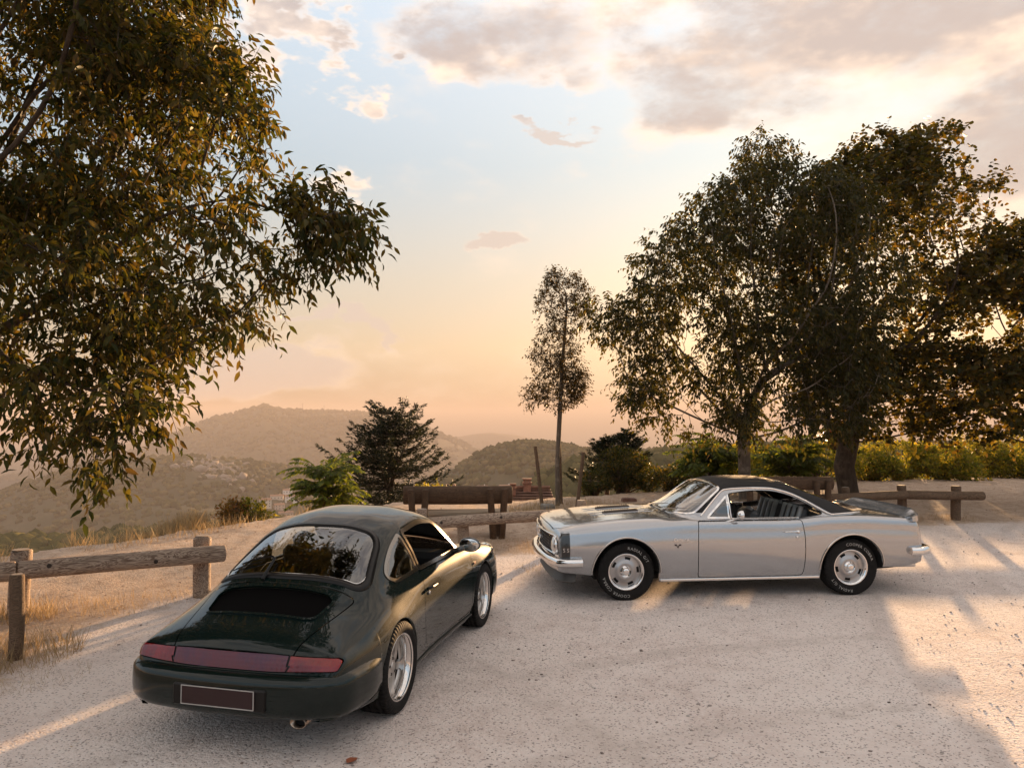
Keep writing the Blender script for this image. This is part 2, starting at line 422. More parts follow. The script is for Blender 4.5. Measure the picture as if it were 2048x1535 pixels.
t.l.new(hh, bn.inputs['Height']); t.l.new(bn.outputs[0], b.inputs['Normal'])
M_GROUND = m
me = np_mesh('ground', np.stack([GX.ravel(), GY.ravel(), GZ.ravel()], 1), GFc)
def attr(me, name, val):
    a = me.attributes.new(name, 'FLOAT', 'POINT'); a.data.foreach_set('value', np.asarray(val, np.float32).ravel())
ld = lot_dist(GX, GY)
attr(me, 'dirt', np.clip(ld/1.2+0.45, 0, 1))
attr(me, 'far', np.clip((RR-edge_r(AZ)-2)/10, 0, 1))
tag(obj('ground', me, None, M_GROUND), kind='structure')

# the sea, far below and far off to the left
m, t, out = mat_new('sea_mat')
b = t.add('ShaderNodeBsdfPrincipled'); t.l.new(b.outputs[0], out.inputs[0])
b.inputs['Base Color'].default_value = (0.05, 0.08, 0.10, 1); b.inputs['Roughness'].default_value = 0.22
vec = t.add('ShaderNodeTexCoord').outputs['Object']
bn = t.add('ShaderNodeBump'); bn.inputs['Distance'].default_value = 1.5; t.l.new(t.noise(vec, 0.03, 4, 0.6), bn.inputs['Height']); t.l.new(bn.outputs[0], b.inputs['Normal'])
a = np.linspace(0, 2*np.pi, 97)[:-1]
V = [(0, 0, -390.0)] + [(60000*math.sin(q), 60000*math.cos(q), -390.0) for q in a]
tag(obj('sea', V, [(0, i+1 if True else 0, (i+1) % 96+1) for i in range(96)][::1], m, smooth=False), kind='structure')
# haze: one closed box of thin even air
m, t, out = mat_new('haze_mat')
pv = t.add('ShaderNodeVolumePrincipled'); t.l.new(pv.outputs[0], out.inputs['Volume'])
pv.inputs['Color'].default_value = (0.63, 0.555, 0.525, 1); pv.inputs['Density'].default_value = 0.00027; pv.inputs['Anisotropy'].default_value = 0.0
hz = MB().box((0, 0, (-470+95)/2), (61000, 61000, (95+470)/2)).build('haze', m, smooth=False)
tag(hz, kind='stuff')
# ------------------------------------------------------------------ car toolkit
# a car's frame: x runs from the nose (0) to the tail, y to its right-hand side, z up
def pchip(xs, ys, xq):
    xs = np.asarray(xs, float); ys = np.asarray(ys, float)
    h = np.diff(xs); d = np.diff(ys, axis=0)/h.reshape(-1, *([1]*(ys.ndim-1)))
    m = np.zeros_like(ys)
    hs = h.reshape(-1, *([1]*(ys.ndim-1)))
    w1 = 2*hs[1:]+hs[:-1]; w2 = hs[1:]+2*hs[:-1]
    with np.errstate(divide='ignore', invalid='ignore'):
        mm = (w1+w2)/(w1/d[:-1]+w2/d[1:])
    m[1:-1] = np.where(d[:-1]*d[1:] > 0, np.nan_to_num(mm), 0)
    m[0] = d[0]; m[-1] = d[-1]
    return _herm(xs, ys, m, xq)
def catm(xs, ys, xq):
    xs = np.asarray(xs, float); ys = np.asarray(ys, float)
    h = np.diff(xs); hs = h.reshape(-1, *([1]*(ys.ndim-1))); d = np.diff(ys, axis=0)/hs
    m = np.zeros_like(ys); m[1:-1] = (d[:-1]*hs[1:]+d[1:]*hs[:-1])/(hs[1:]+hs[:-1]); m[0] = d[0]; m[-1] = d[-1]
    return _herm(xs, ys, m, xq)
def _herm(xs, ys, m, xq):
    k = np.clip(np.searchsorted(xs, xq, side='right')-1, 0, len(xs)-2)
    h = (xs[k+1]-xs[k]); t = (xq-xs[k])/h
    sh = (-1,)+(1,)*(ys.ndim-1); t = t.reshape(sh); h = h.reshape(sh)
    return ((1+2*t)*(1-t)**2)*ys[k] + (t*(1-t)**2)*h*m[k] + (t*t*(3-2*t))*ys[k+1] + (t*t*(t-1))*h*m[k+1]
def inside(poly, P):
    x, y = P[:, 0], P[:, 1]; r = np.zeros(len(P), bool); q = np.asarray(poly, float)
    x1, y1 = q[-1]
    for x2, y2 in q:
        c = ((y2 > y) != (y1 > y)) & (x < (x1-x2)*(y-y2)/((y1-y2)+1e-15)+x2); r ^= c; x1, y1 = x2, y2
    return r
def round_poly(pts, r=0.03, n=5):
    """rounds the corners of a closed outline; a point may carry its own radius"""
    out = []; k = len(pts)
    for i in range(k):
        p = np.array(pts[i][:2], float); rr = pts[i][2] if len(pts[i]) > 2 else r
        a = np.array(pts[i-1][:2], float)-p; b_ = np.array(pts[(i+1) % k][:2], float)-p
        la, lb = np.linalg.norm(a), np.linalg.norm(b_); q = min(rr, 0.48*la, 0.48*lb)
        if q < 1e-4: out.append(p); continue
        s = p+a/la*q; e = p+b_/lb*q
        for t in np.linspace(0, 1, n+1): out.append((1-t)**2*s+2*t*(1-t)*p+t*t*e)
    # densify
    res = []
    for i in range(len(out)):
        a = out[i]; b_ = out[(i+1) % len(out)]; d = np.linalg.norm(b_-a); m_ = max(1, int(d/0.02))
        for t in range(m_): res.append(a+(b_-a)*t/m_)
    return np.array(res)
def off_poly(q, d):
    """moves a closed outline outwards by d"""
    t = np.roll(q, -1, 0)-np.roll(q, 1, 0); t /= np.linalg.norm(t, axis=1)[:, None]+1e-12
    area = 0.5*np.sum(q[:, 0]*np.roll(q[:, 1], -1)-q[:, 1]*np.roll(q[:, 0], -1))
    n = np.stack([t[:, 1], -t[:, 0]], 1)*np.sign(area)
    return q+n*d
def nearest_on(q, P):
    a = q; b_ = np.roll(q, -1, 0); d = b_-a
    best = np.full(len(P), 1e9); res = P.copy()
    L2 = (d**2).sum(1)+1e-15
    for i in range(len(q)):
        t = np.clip(((P-a[i])@d[i])/L2[i], 0, 1); c = a[i]+t[:, None]*d[i]
        dd = ((P-c)**2).sum(1); m_ = dd < best; best[m_] = dd[m_]; res[m_] = c[m_]
    return res, np.sqrt(best)
class Shell:
    """a car body lofted through cross-sections, from which panels are cut by outline"""
    AX = {'side': (0, 2, 1), 'plan': (0, 1, 2), 'end': (1, 2, 0)}
    def __init__(s, stations, ks, arches, sill, n_u=300, n1=40, n2=56, extra=(), sig=1.6):
        U = np.array([q[0] for q in stations]); P = np.array([q[1] for q in stations], float)  # (n,10,3)
        us = list(np.linspace(U[0], U[-1], n_u)) + list(U) + list(extra)
        for (xc, zc, r) in arches:
            us += list(xc + (r)*np.sin(np.linspace(-np.pi/2, np.pi/2, 41))) + [xc-r-2e-4, xc+r+2e-4]
        us = np.unique(np.round(us, 5)); keep = [us[0]]
        for u in us[1:]:
            if u-keep[-1] > 1.5e-4: keep.append(u)
        us = np.array(keep)
        D = pchip(U, P, us)
        # gentle smoothing along the length, on an even grid
        ue = np.linspace(U[0], U[-1], 1200); De = pchip(U, P, ue)
        if sig > 0:
            kx = np.arange(-40, 41); g = np.exp(-0.5*(kx*(ue[1]-ue[0])/(0.018*sig))**2); g /= g.sum()
            pad = np.concatenate([2*De[:1]-De[40:0:-1], De, 2*De[-1:]-De[-2:-42:-1]])
            De = sum(g[i]*pad[i:i+len(De)] for i in range(81))
            w = np.clip(np.minimum((us-U[0])/0.12, (U[-1]-us)/0.12), 0, 1)[:, None, None]
            Ds = np.stack([[np.interp(us, ue, De[:, i, c]) for c in range(3)] for i in range(P.shape[1])]).transpose(2, 0, 1)
            D = D*(1-w)+Ds*w
        rows = []
        for u, sec in zip(us, D):
            full = np.concatenate([sec, (sec[:-1]*np.array([1, -1, 1]))[::-1]])
            L = np.concatenate([[0], np.cumsum(np.linalg.norm(np.diff(full, axis=0), axis=1)+1e-5)])
            k4 = L[ks]; mid = L[len(sec)-1]
            tt = np.linspace(0, k4, 260); S1 = catm(L, full, tt)
            zb = sill(u)
            for (xc, zc, r) in arches:
                if abs(u-xc) < r: zb = max(zb, zc+math.sqrt(r*r-(u-xc)**2))
            zz = np.maximum.accumulate(S1[:, 2]); t0 = np.interp(zb, zz, tt) if zb > zz[0] else 0.0
            t0 = min(t0, k4*0.97)
            a_ = catm(L, full, np.linspace(t0, k4, n1)); b_ = catm(L, full, np.linspace(k4, mid, n2))[1:]
            half = np.concatenate([a_, b_])
            lip = half[0]*np.array([1, 1, 1])+np.array([0, -0.045*np.sign(half[0, 1]), 0.0])
            half = np.concatenate([[lip], half])
            rows.append(np.concatenate([half, (half[:-1]*np.array([1, -1, 1]))[::-1]]))
        G = np.array(rows); s.G = G; n, k = G.shape[:2]
        s.V = G.reshape(-1, 3)
        i = (np.arange(n-1)[:, None]*k+np.arange(k-1)[None]).ravel()
        s.F = np.stack([i, i+1, i+k+1, i+k], 1)
        # outward normals: check one mid-side face
        s.lab = np.zeros(len(s.F), int); s.cut = []
        s.us = us; s.n1 = n1
        fc = s.V[s.F].mean(1); s.fc = fc
        nn = np.cross(s.V[s.F[:, 2]]-s.V[s.F[:, 0]], s.V[s.F[:, 3]]-s.V[s.F[:, 1]])
        if (nn[:, 1]*fc[:, 1]).sum() < 0: s.F = s.F[:, ::-1]; nn = -nn
        s.fn = nn/(np.linalg.norm(nn, axis=1)[:, None]+1e-12)
        s.bvh = BVHTree.FromPolygons([tuple(v) for v in s.V], [tuple(int(j) for j in f) for f in s.F])
        iv = np.arange(len(s.V)).reshape(n, k); s.lipv = set(iv[:, 0]) | set(iv[:, -1])
    def cutp(s, name, plane, outline, cond, gap=0.006, over=(0,)):
        """give the faces inside the outline (seen along the plane's axis, where cond holds) to a panel"""
        a, b_, c = s.AX[plane]
        m_ = inside(outline, s.fc[:, [a, b_]]) & cond(s.fc, s.fn)
        m_ &= np.isin(s.lab, over)
        s.cut.append((name, plane, np.asarray(outline), gap, cond)); s.lab[m_] = len(s.cut)
        return len(s.cut)
    def ray(s, plane, p, sign):
        a, b_, c = s.AX[plane]; o = [0, 0, 0]; d = [0, 0, 0]; o[a] = p[0]; o[b_] = p[1]; o[c] = 6*sign; d[c] = -sign
        h = s.bvh.ray_cast(Vector(o), Vector(d))
        return np.array(h[0]) if h[0] is not None else None
    def line(s, plane, pts, sign, lift=0.0):
        out = []
        for p in pts:
            q = s.ray(plane, p, sign)
            if q is None: continue
            h = s.bvh.find_nearest(Vector(q)); nrm = np.array(h[1])
            if nrm[s.AX[plane][2]]*sign < 0: nrm = -nrm
            out.append(q+nrm*lift)
        return np.array(out)
    def part(s, k, lift=0.0):
        """vertices and faces of panel k, its rim drawn onto the outline"""
        F = s.F[s.lab == k]
        if len(F) == 0: return np.zeros((0, 3)), np.zeros((0, 4), int)
        vid = np.unique(F); mp = -np.ones(len(s.V), int); mp[vid] = np.arange(len(vid))
        V = s.V[vid].copy(); Fl = mp[F]
        used = np.zeros((len(s.V)), bool); other = np.zeros(len(s.V), int)
        owner = {}
        # vertices shared with another label lie on a border
        for lab2 in np.unique(s.lab):
            if lab2 == k: continue
            v2 = np.unique(s.F[s.lab == lab2]); sh = np.intersect1d(vid, v2)
            if not len(sh): continue
            # the outline belonging to the border: the later cut wins
            c = max(k, lab2) if k and lab2 else (k or lab2)
            name, plane, q, gap, cond = s.cut[c-1]
            inner = (c == k)
            a, b_, cc = s.AX[plane]; loc = mp[sh]
            P = V[loc][:, [a, b_]]
            qq = off_poly(q, -gap/2 if inner else gap/2)
            N, dd = nearest_on(qq, P)
            for j, (li, nw, d_) in enumerate(zip(loc, N, dd)):
                if d_ > 0.045: continue
                old = V[li].copy(); new = old.copy(); new[a] = nw[0]; new[b_] = nw[1]
                sg = 1 if (cc == 2 or old[cc] > (2.2 if cc == 0 else 0)) else -1
                h = s.bvh.ray_cast(Vector([6*sg if i == cc else new[i] for i in range(3)]), Vector([-sg if i == cc else 0 for i in range(3)]))
                if h[0] is not None and abs(h[0][cc]-old[cc]) < 0.08: new[cc] = h[0][cc]
                V[li] = new
        if lift:
            nm = np.zeros_like(V); fn = np.cross(V[Fl[:, 2]]-V[Fl[:, 0]], V[Fl[:, 3]]-V[Fl[:, 1]])
            for c_ in range(4): np.add.at(nm, Fl[:, c_], fn)
            nm /= np.linalg.norm(nm, axis=1)[:, None]+1e-12; V += nm*lift
        return V, Fl
    def build(s, k, name, mat, parent, lift=0.0, thick=0.0):
        V, F = s.part(k, lift)
        return obj(name, V, F, mat, parent)
def lathe(prof, n=64, axis='y', skip=None, a0=0.0):
    """profile [(radius, offset)] turned round the axis; skip(i, j) leaves faces out"""
    p = np.array(prof, float); k = len(p); a = np.linspace(0, 2*np.pi, n, endpoint=False)+a0
    V = np.stack([p[None, :, 0]*np.cos(a)[:, None], np.broadcast_to(p[None, :, 1], (n, k)), p[None, :, 0]*np.sin(a)[:, None]], 2)
    F = []
    for i in range(n):
        for j in range(k-1):
            if skip and skip(i, j): continue
            i2 = (i+1) % n; F.append((i*k+j, i2*k+j, i2*k+j+1, i*k+j+1))
    V = V.reshape(-1, 3)
    if axis == 'x': V = V[:, [1, 0, 2]]
    if axis == 'z': V = V[:, [0, 2, 1]]
    return V, F
def sweep(path, nrm, prof):
    """a closed profile [(out, up)] carried along a path with outward directions nrm"""
    P = np.array(path, float); N = np.array(nrm, float); k = len(prof); V = []
    for p, n_ in zip(P, N):
        for (o, u) in prof: V.append(p+n_*o+np.array([0, 0, u]))
    F = []
    for i in range(len(P)-1):
        for j in range(k):
            F.append((i*k+j, i*k+(j+1) % k, (i+1)*k+(j+1) % k, (i+1)*k+j))
    F.append(tuple(range(k-1, -1, -1))); F.append(tuple(range((len(P)-1)*k, len(P)*k)))
    return np.array(V), F
def plan_path(pts, n=60):
    """smooth plan path through (x,y) points with outward normals (left of travel)"""
    q = np.array(pts, float); L = np.concatenate([[0], np.cumsum(np.linalg.norm(np.diff(q, axis=0), axis=1))])
    t = np.linspace(0, L[-1], n); p = catm(L, q, t); d = np.gradient(p, axis=0); d /= np.linalg.norm(d, axis=1)[:, None]
    return np.concatenate([p, np.zeros((n, 1))], 1), np.stack([d[:, 1], -d[:, 0], np.zeros(n)], 1)
_tcache = {}
def text_mesh(ch, size=1.0, ext=0.0):
    key = (ch, size, ext)
    if key in _tcache: return _tcache[key]
    cu = bpy.data.curves.new('t', 'FONT'); cu.body = ch; cu.size = size; cu.extrude = ext; cu.align_x = 'CENTER'; cu.align_y = 'CENTER'; cu.resolution_u = 3
    o = bpy.data.objects.new('t', cu); C.objects.link(o)
    dg = bpy.context.evaluated_depsgraph_get(); me = o.evaluated_get(dg).to_mesh()
    V = np.array([v.co[:] for v in me.vertices]); F = [tuple(p.vertices) for p in me.polygons]
    w = (V[:, 0].max()-V[:, 0].min()) if len(V) else size*0.35
    o.evaluated_get(dg).to_mesh_clear(); bpy.data.objects.remove(o); bpy.data.curves.remove(cu)
    _tcache[key] = (V, F, w); return _tcache[key]
def frame_strip(shell, plane, outline, sign, w, lift, up=0.004):
    """flat moulding that follows a closed outline on the shell"""
    o = off_poly(outline, w/2); i_ = off_poly(outline, -w/2); V = []; ok = []
    for a, b_ in zip(o, i_):
        A = shell.line(plane, [a], sign, lift); B = shell.line(plane, [b_], sign, lift)
        A0 = shell.line(plane, [a], sign, -0.002); B0 = shell.line(plane, [b_], sign, -0.004)
        if len(A) and len(B) and len(A0) and len(B0): V += [A0[0], A[0], B[0], B0[0]]
    n = len(V)//4; F = []
    for j in range(n):
        k = (j+1) % n
        for c in range(3): F.append((j*4+c, k*4+c, k*4+c+1, j*4+c+1))
    return V, F
# car materials
m, t, out = mat_new('clear_glass')
lw = t.add('ShaderNodeFresnel', ins={0: 1.5}); gl = t.add('ShaderNodeBsdfGlossy', ins={0: (1, 1, 1, 1), 1: 0.0}); tr = t.add('ShaderNodeBsdfTransparent', ins={0: (0.44, 0.50, 0.49, 1)})
mx = t.add('ShaderNodeMixShader', ins={0: t.math('ADD', t.math('MULTIPLY', lw.outputs[0], 2.0), 0.06, clamp=True), 1: tr.outputs[0], 2: gl.outputs[0]}); t.l.new(mx.outputs[0], out.inputs[0])
M_GLASS = m
M_CHROME = pbr('chrome', (0.80, 0.79, 0.78), 0.07, 1.0)
M_RUBBER = pbr('tyre_rubber', (0.011, 0.010, 0.0095), 0.8, spec=.2, var=0.25, vscale=30, bump=0.0004, bscale=120)
M_TRIM = pbr('black_trim', (0.005, 0.0045, 0.0045), 0.38, spec=.3)
M_DARK = pbr('dark_interior', (0.005, 0.0045, 0.0045), 0.85)
M_UNDER = pbr('underbody', (0.006, 0.0055, 0.005), 0.9)
M_WHITE = pbr('raised_white', (0.40, 0.385, 0.36), 0.6)
def tyre_mesh(r, w, rim, blocks=64, grooves=(-0.6, -0.2, 0.2, 0.6), gw=0.05, white=False):
    """tyre turned about y, with circumferential grooves and cross cuts on the shoulders"""
    hw = w/2; pr = [(rim-0.004, -hw*0.80), (rim+0.006, -hw*0.90), (rim+(r-rim)*0.45, -hw*1.02), (r-0.030, -hw*0.99), (r-0.010, -hw*0.92), (r-0.003, -hw*0.84)]
    for g in grooves:
        y = g*hw*0.86; e = gw*hw
        cr = lambda yy: r-0.003-0.004*(yy/hw)**2+0.003
        pr += [(cr(y-e*1.25), y-e*1.25), (cr(y)-0.009, y-e), (cr(y)-0.009, y+e), (cr(y+e*1.25), y+e*1.25)]
    pr += [(p, -o) for p, o in pr[:6][::-1]]
    p = np.array(pr); k = len(p)
    fr = np.array([0.0, 0.84, 0.87, 0.97]); a = ((np.arange(blocks)[:, None]+fr[None])/blocks*2*np.pi).ravel(); cut = np.tile([0, 0, 1, 1], blocks)
    n = len(a); RR_ = np.repeat(p[None, :, 0], n, 0)
    sh = (np.abs(p[:, 1]) > hw*0.66) & (p[:, 0] > r-0.02)
    RR_[np.ix_(cut == 1, sh)] -= 0.006
    V = np.stack([RR_*np.cos(a)[:, None], np.broadcast_to(p[:, 1], (n, k)), RR_*np.sin(a)[:, None]], 2).reshape(-1, 3)
    i = (np.arange(n)[:, None]*k+np.arange(k-1)[None]).ravel(); i2 = ((np.arange(n)[:, None]+1) % n*k+np.arange(k-1)[None]).ravel()
    return np_mesh('tyre', V, np.stack([i, i2, i2+1, i+1], 1)[:, ::-1])
# ------------------------------------------------------------------ dark green rear-engined sports car
def stn(u, pts, xo=None):
    """one cross-section: (y, z) from sill to centre; xo(y) shifts points along the car"""
    return (u, [((u if xo is None else u+xo(y, z)), y, z) for (y, z) in pts])
def sports_car():
    root = empty('sports_car', (-0.821, 8.825, 0), -1.815)
    tag(root, 'glossy dark green fastback sports car seen from behind, red light strip across its tail', 'car')
    paint = None
    m, t, out = mat_new('dark_green_paint')
    b = t.add('ShaderNodeBsdfPrincipled'); t.l.new(b.outputs[0], out.inputs[0])
    vec = t.add('ShaderNodeTexCoord').outputs['Object']
    b.inputs['Base Color'].default_value = (0.0012, 0.0075, 0.0065, 1); b.inputs['Roughness'].default_value = 0.5; b.inputs['Specular IOR Level'].default_value = 0.05
    b.inputs['Coat Weight'].default_value = 1.0; b.inputs['Coat IOR'].default_value = 1.42
    t.l.new(t.math('ADD', t.math('MULTIPLY', t.noise(vec, 6, 5, 0.7), 0.03), 0.0), b.inputs['Coat Roughness'])
    paint = m
    S = []
    nose = lambda y, z: 0.10*(abs(y)/0.7)**2
    S.append(stn(0.00, [(.50, .24), (.54, .30), (.55, .34), (.54, .38), (.51, .41), (.45, .43), (.36, .44), (.26, .445), (.13, .45), (0, .45)], lambda y, z: 0.14*(y/.6)**2))
    S.append(stn(0.05, [(.58, .22), (.63, .30), (.64, .38), (.63, .44), (.60, .48), (.52, .495), (.42, .50), (.32, .50), (.2, .50), (0, .50)], nose))
    S.append(stn(0.16, [(.65, .20), (.70, .34), (.71, .44), (.695, .53), (.65, .60), (.55, .615), (.43, .575), (.32, .56), (.2, .562), (0, .565)], lambda y, z: .05*(y/.7)**2))
    S.append(stn(0.32, [(.70, .20), (.745, .37), (.75, .48), (.735, .60), (.665, .70), (.55, .71), (.43, .645), (.32, .625), (.2, .632), (0, .64)]))
    S.append(stn(0.55, [(.74, .20), (.775, .39), (.78, .50), (.765, .64), (.69, .755), (.57, .765), (.45, .72), (.34, .715), (.2, .73), (0, .738)]))
    S.append(stn(0.93, [(.76, .20), (.795, .40), (.80, .52), (.785, .68), (.705, .81), (.60, .825), (.49, .81), (.37, .82), (.2, .838), (0, .845)]))
    S.append(stn(1.20, [(.745, .175), (.78, .34), (.785, .52), (.775, .69), (.73, .825), (.67, .865), (.59, .875), (.46, .885), (.26, .90), (0, .908)]))
    S.append(stn(1.45, [(.74, .17), (.770, .33), (.776, .52), (.769, .69), (.742, .824), (.698, .874), (.655, .893), (.59, .912), (.33, .955), (0, .975)]))
    S.append(stn(1.67, [(.737, .17), (.768, .33), (.774, .52), (.768, .69), (.745, .82), (.705, .877), (.665, .975), (.605, 1.065), (.33, 1.135), (0, 1.155)]))
    S.append(stn(1.95, [(.735, .17), (.766, .33), (.772, .52), (.767, .69), (.745, .82), (.705, .878), (.645, 1.055), (.552, 1.212), (.31, 1.295), (0, 1.315)]))
    S.append(stn(2.25, [(.735, .17), (.767, .33), (.773, .52), (.767, .69), (.745, .82), (.703, .880), (.638, 1.075), (.545, 1.252), (.31, 1.336), (0, 1.356)]))
    S.append(stn(2.55, [(.745, .17), (.775, .33), (.781, .52), (.772, .69), (.742, .82), (.698, .882), (.632, 1.065), (.538, 1.235), (.31, 1.322), (0, 1.341)]))
    S.append(stn(2.80, [(.762, .175), (.793, .335), (.799, .52), (.787, .69), (.748, .805), (.697, .872), (.630, 1.025), (.535, 1.178), (.31, 1.262), (0, 1.280)]))
    S.append(stn(3.03, [(.78, .19), (.812, .36), (.817, .52), (.802, .675), (.756, .782), (.698, .848), (.632, .965), (.538, 1.085), (.31, 1.165), (0, 1.183)]))
    S.append(stn(3.24, [(.795, .20), (.824, .40), (.828, .52), (.811, .657), (.762, .757), (.70, .818), (.632, .895), (.540, .990), (.31, 1.060), (0, 1.077)]))
    S.append(stn(3.40, [(.795, .20), (.823, .40), (.827, .52), (.806, .642), (.752, .738), (.69, .792), (.620, .845), (.525, .910), (.30, .968), (0, .983)]))
    S.append(stn(3.57, [(.785, .22), (.812, .42), (.814, .52), (.790, .63), (.733, .715), (.66, .760), (.58, .798), (.47, .843), (.26, .882), (0, .893)]))
    S.append(stn(3.80, [(.76, .24), (.783, .42), (.785, .52), (.765, .605), (.708, .675), (.63, .713), (.54, .740), (.42, .768), (.24, .790), (0, .798)]))
    tl = lambda y, z: -0.055*(abs(y)/.7)**2.5
    S.append(stn(4.00, [(.74, .26), (.762, .42), (.765, .51), (.755, .575), (.72, .632), (.62, .664), (.53, .683), (.41, .699), (.22, .711), (0, .716)], tl))
    S.append(stn(4.07, [(.725, .26), (.745, .40), (.75, .50), (.745, .56), (.725, .606), (.61, .632), (.52, .645), (.40, .653), (.22, .66), (0, .662)], tl))
    S.append(stn(4.10, [(.715, .26), (.735, .38), (.737, .46), (.732, .52), (.715, .56), (.605, .580), (.515, .590), (.40, .595), (.22, .60), (0, .60)], tl))
    S.append(stn(4.13, [(.66, .26), (.67, .34), (.67, .39), (.665, .43), (.655, .46), (.59, .475), (.50, .48), (.39, .482), (.21, .484), (0, .485)], tl))
    S.append(stn(4.145, [(.64, .26), (.645, .28), (.645, .30), (.64, .31), (.63, .315), (.57, .32), (.48, .32), (.37, .32), (.2, .32), (0, .32)], tl))
    ARC = [(0.93, 0.315, 0.345), (3.20, 0.315, 0.350)]
    sill = lambda u: 0.175 if 1.2 < u < 2.9 else 0.20
    sh = Shell(S, 4, ARC, sill, n_u=300, n1=42, n2=54)
    allc = lambda fc, fn: np.ones(len(fc), bool)
    up = lambda fc, fn: fn[:, 2] > 0.1
    sd = lambda sg: (lambda fc, fn: (fc[:, 1]*sg > 0.3))
    # outlines
    wind = round_poly([(1.455, -.50), (1.425, 0, .3), (1.455, .50), (1.545, .628), (1.91, .505), (1.945, .30), (1.955, 0, .3), (1.945, -.30), (1.91, -.505), (1.545, -.628)], .05)
    rearw = round_poly([(2.845, -.41), (2.825, 0, .3), (2.845, .41), (2.925, .495), (3.29, .585), (3.385, .545), (3.42, 0, .4), (3.385, -.545), (3.29, -.585), (2.925, -.495)], .06)
    lid = round_poly([(3.465, -.575), (3.475, 0, .3), (3.465, .575), (4.085, .43), (4.095, 0, .3), (4.085, -.43)], .04)
    hood = round_poly([(.30, -.30), (.26, 0, .3), (.30, .30), (1.20, .555), (1.365, .52), (1.345, 0, .4), (1.365, -.52), (1.20, -.555)], .05)
    grl = round_poly([(3.515, -.40), (3.51, 0, .3), (3.515, .40), (3.56, .46), (3.75, .42), (3.785, .375), (3.80, 0, .3), (3.785, -.375), (3.75, -.42), (3.56, -.46)], .03)
    dglass = round_poly([(1.585, .893), (1.975, 1.198, .06), (2.26, 1.236, .2), (2.625, 1.200, .04), (2.535, .897)], .02)
    qglass = round_poly([(2.585, .900), (2.68, 1.188, .03), (2.87, 1.112, .12), (3.03, 1.005, .1), (3.095, .938, .05), (2.99, .885, .08)], .02)
    door = round_poly([(1.315, .25), (1.305, .62, .2), (1.32, .860, .02), (2.56, .880, .02), (2.625, .70, .2), (2.63, .45, .2), (2.575, .262, .10), (2.45, .25)], .03)
    strip = round_poly([(-.728, .552), (-.738, .60), (-.715, .622), (-.3, .641), (.3, .641), (.715, .622), (.738, .60), (.728, .552), (.3, .541), (-.3, .541)], .012)
    kW = sh.cutp('windshield', 'plan', wind, up)
    kR = sh.cutp('rear_window', 'plan', rearw, up, gap=0.004)
    kL = sh.cutp('engine_lid', 'plan', lid, lambda fc, fn: (fn[:, 2] > 0.15) & (fc[:, 2] > .6), gap=0.008)
    kG = sh.cutp('lid_grille', 'plan', grl, up, over=(kL,))
    kH = sh.cutp('hood', 'plan', hood, up, gap=0.008)
    kd, kq, kD = {}, {}, {}
    for sg in (1, -1):
        kd[sg] = sh.cutp('door_glass', 'side', dglass, sd(sg), gap=0.004)
        kq[sg] = sh.cutp('quarter_window', 'side', qglass, sd(sg), gap=0.004)
        kD[sg] = sh.cutp('door', 'side', door, sd(sg), gap=0.008)
    kS = sh.cutp('light_strip', 'end', strip, lambda fc, fn: (fc[:, 0] > 3.8) & (fn[:, 0] > 0.05), gap=0.006, over=(0,))
    body = sh.build(0, 'body', paint, root)
    sh.build(kH, 'hood', paint, root)
    lido = sh.build(kL, 'engine_lid', paint, root)
    # black grille panel sunk in the lid, with slats and a raised rim
    go = sh.build(kG, 'lid_grille', pbr('grille_matt', (.0025, .0022, .0022), .9, spec=.05), lido, lift=-0.014); tag(go, 'black air grille in the engine lid')
    V, F = frame_strip(sh, 'plan', grl, 1, 0.020, 0.010); obj('grille_rim', V, F, paint, lido, sharp=50)
    # glass
    M_RG = MATS.get('rear_glass')
    for k, nm, pl, q, sg, w in ((kW, 'windshield', 'plan', wind, 1, .022), (kR, 'rear_window', 'plan', rearw, 1, .052)):
        o = sh.build(k, nm, M_GLASS, root, lift=-0.002)
        V, F = frame_strip(sh, pl, q, sg, w, 0.004); obj('window_seal', V, F, M_TRIM, o)
    low = [tuple(p) for p in off_poly(rearw, -.024) if p[0] > 3.25]; low.sort(key=lambda p: p[1])
    MB().tube(sh.line('plan', low, 1, .004), .0032, 5).build('bright_trim', M_CHROME, root)
    # heater band along the top of the rear window
    M_ALU = pbr('dark_anodised', (0.30, 0.26, 0.22), 0.20, 1.0)
    for sg in (1, -1):
        o = sh.build(kq[sg], 'quarter_window', M_GLASS, root, lift=-0.002)
        V, F = frame_strip(sh, 'side', qglass, sg, .026, 0.007); obj('window_frame', V, F, M_ALU, o, sharp=50)
        d = sh.build(kD[sg], 'door', paint, root)
        V, F = frame_strip(sh, 'side', dglass, sg, .030, 0.008); obj('window_frame', V, F, M_ALU, d, sharp=50)
        # handle
        p = sh.line('side', [(2.35, .735), (2.38, .742), (2.44, .742), (2.49, .742), (2.52, .735)], sg, 0.0)
        off = np.array([0, sg*0.030, 0]); q = p.copy(); q[1:-1] += off; q[0] += off*0.1; q[-1] += off*0.1
        MB().tube(q, [.009, .011, .011, .013, .012], 8).build('handle', M_TRIM, d)
        kb = sh.line('side', [(2.505, .70)], sg, 0.004)[0]
        V, F = lathe([(0.0, .006), (.012, .006), (.014, 0)], 16); obj('door_lock', np.array(V)*np.array([1, sg, 1])+kb, F, M_CHROME, d)
        # mirror
        base = sh.line('side', [(1.68, .885)], sg, 0)[0]
        mb = MB(); mb.tube([base, base+np.array([-.01, sg*.05, .015]), base+np.array([-.01, sg*.10, .04])], [.030, .026, .030], 10)
        c = base+np.array([-.02, sg*.155, .065])
        th = np.linspace(0, np.pi, 9); ph = np.linspace(0, 2*np.pi, 25)[:-1]
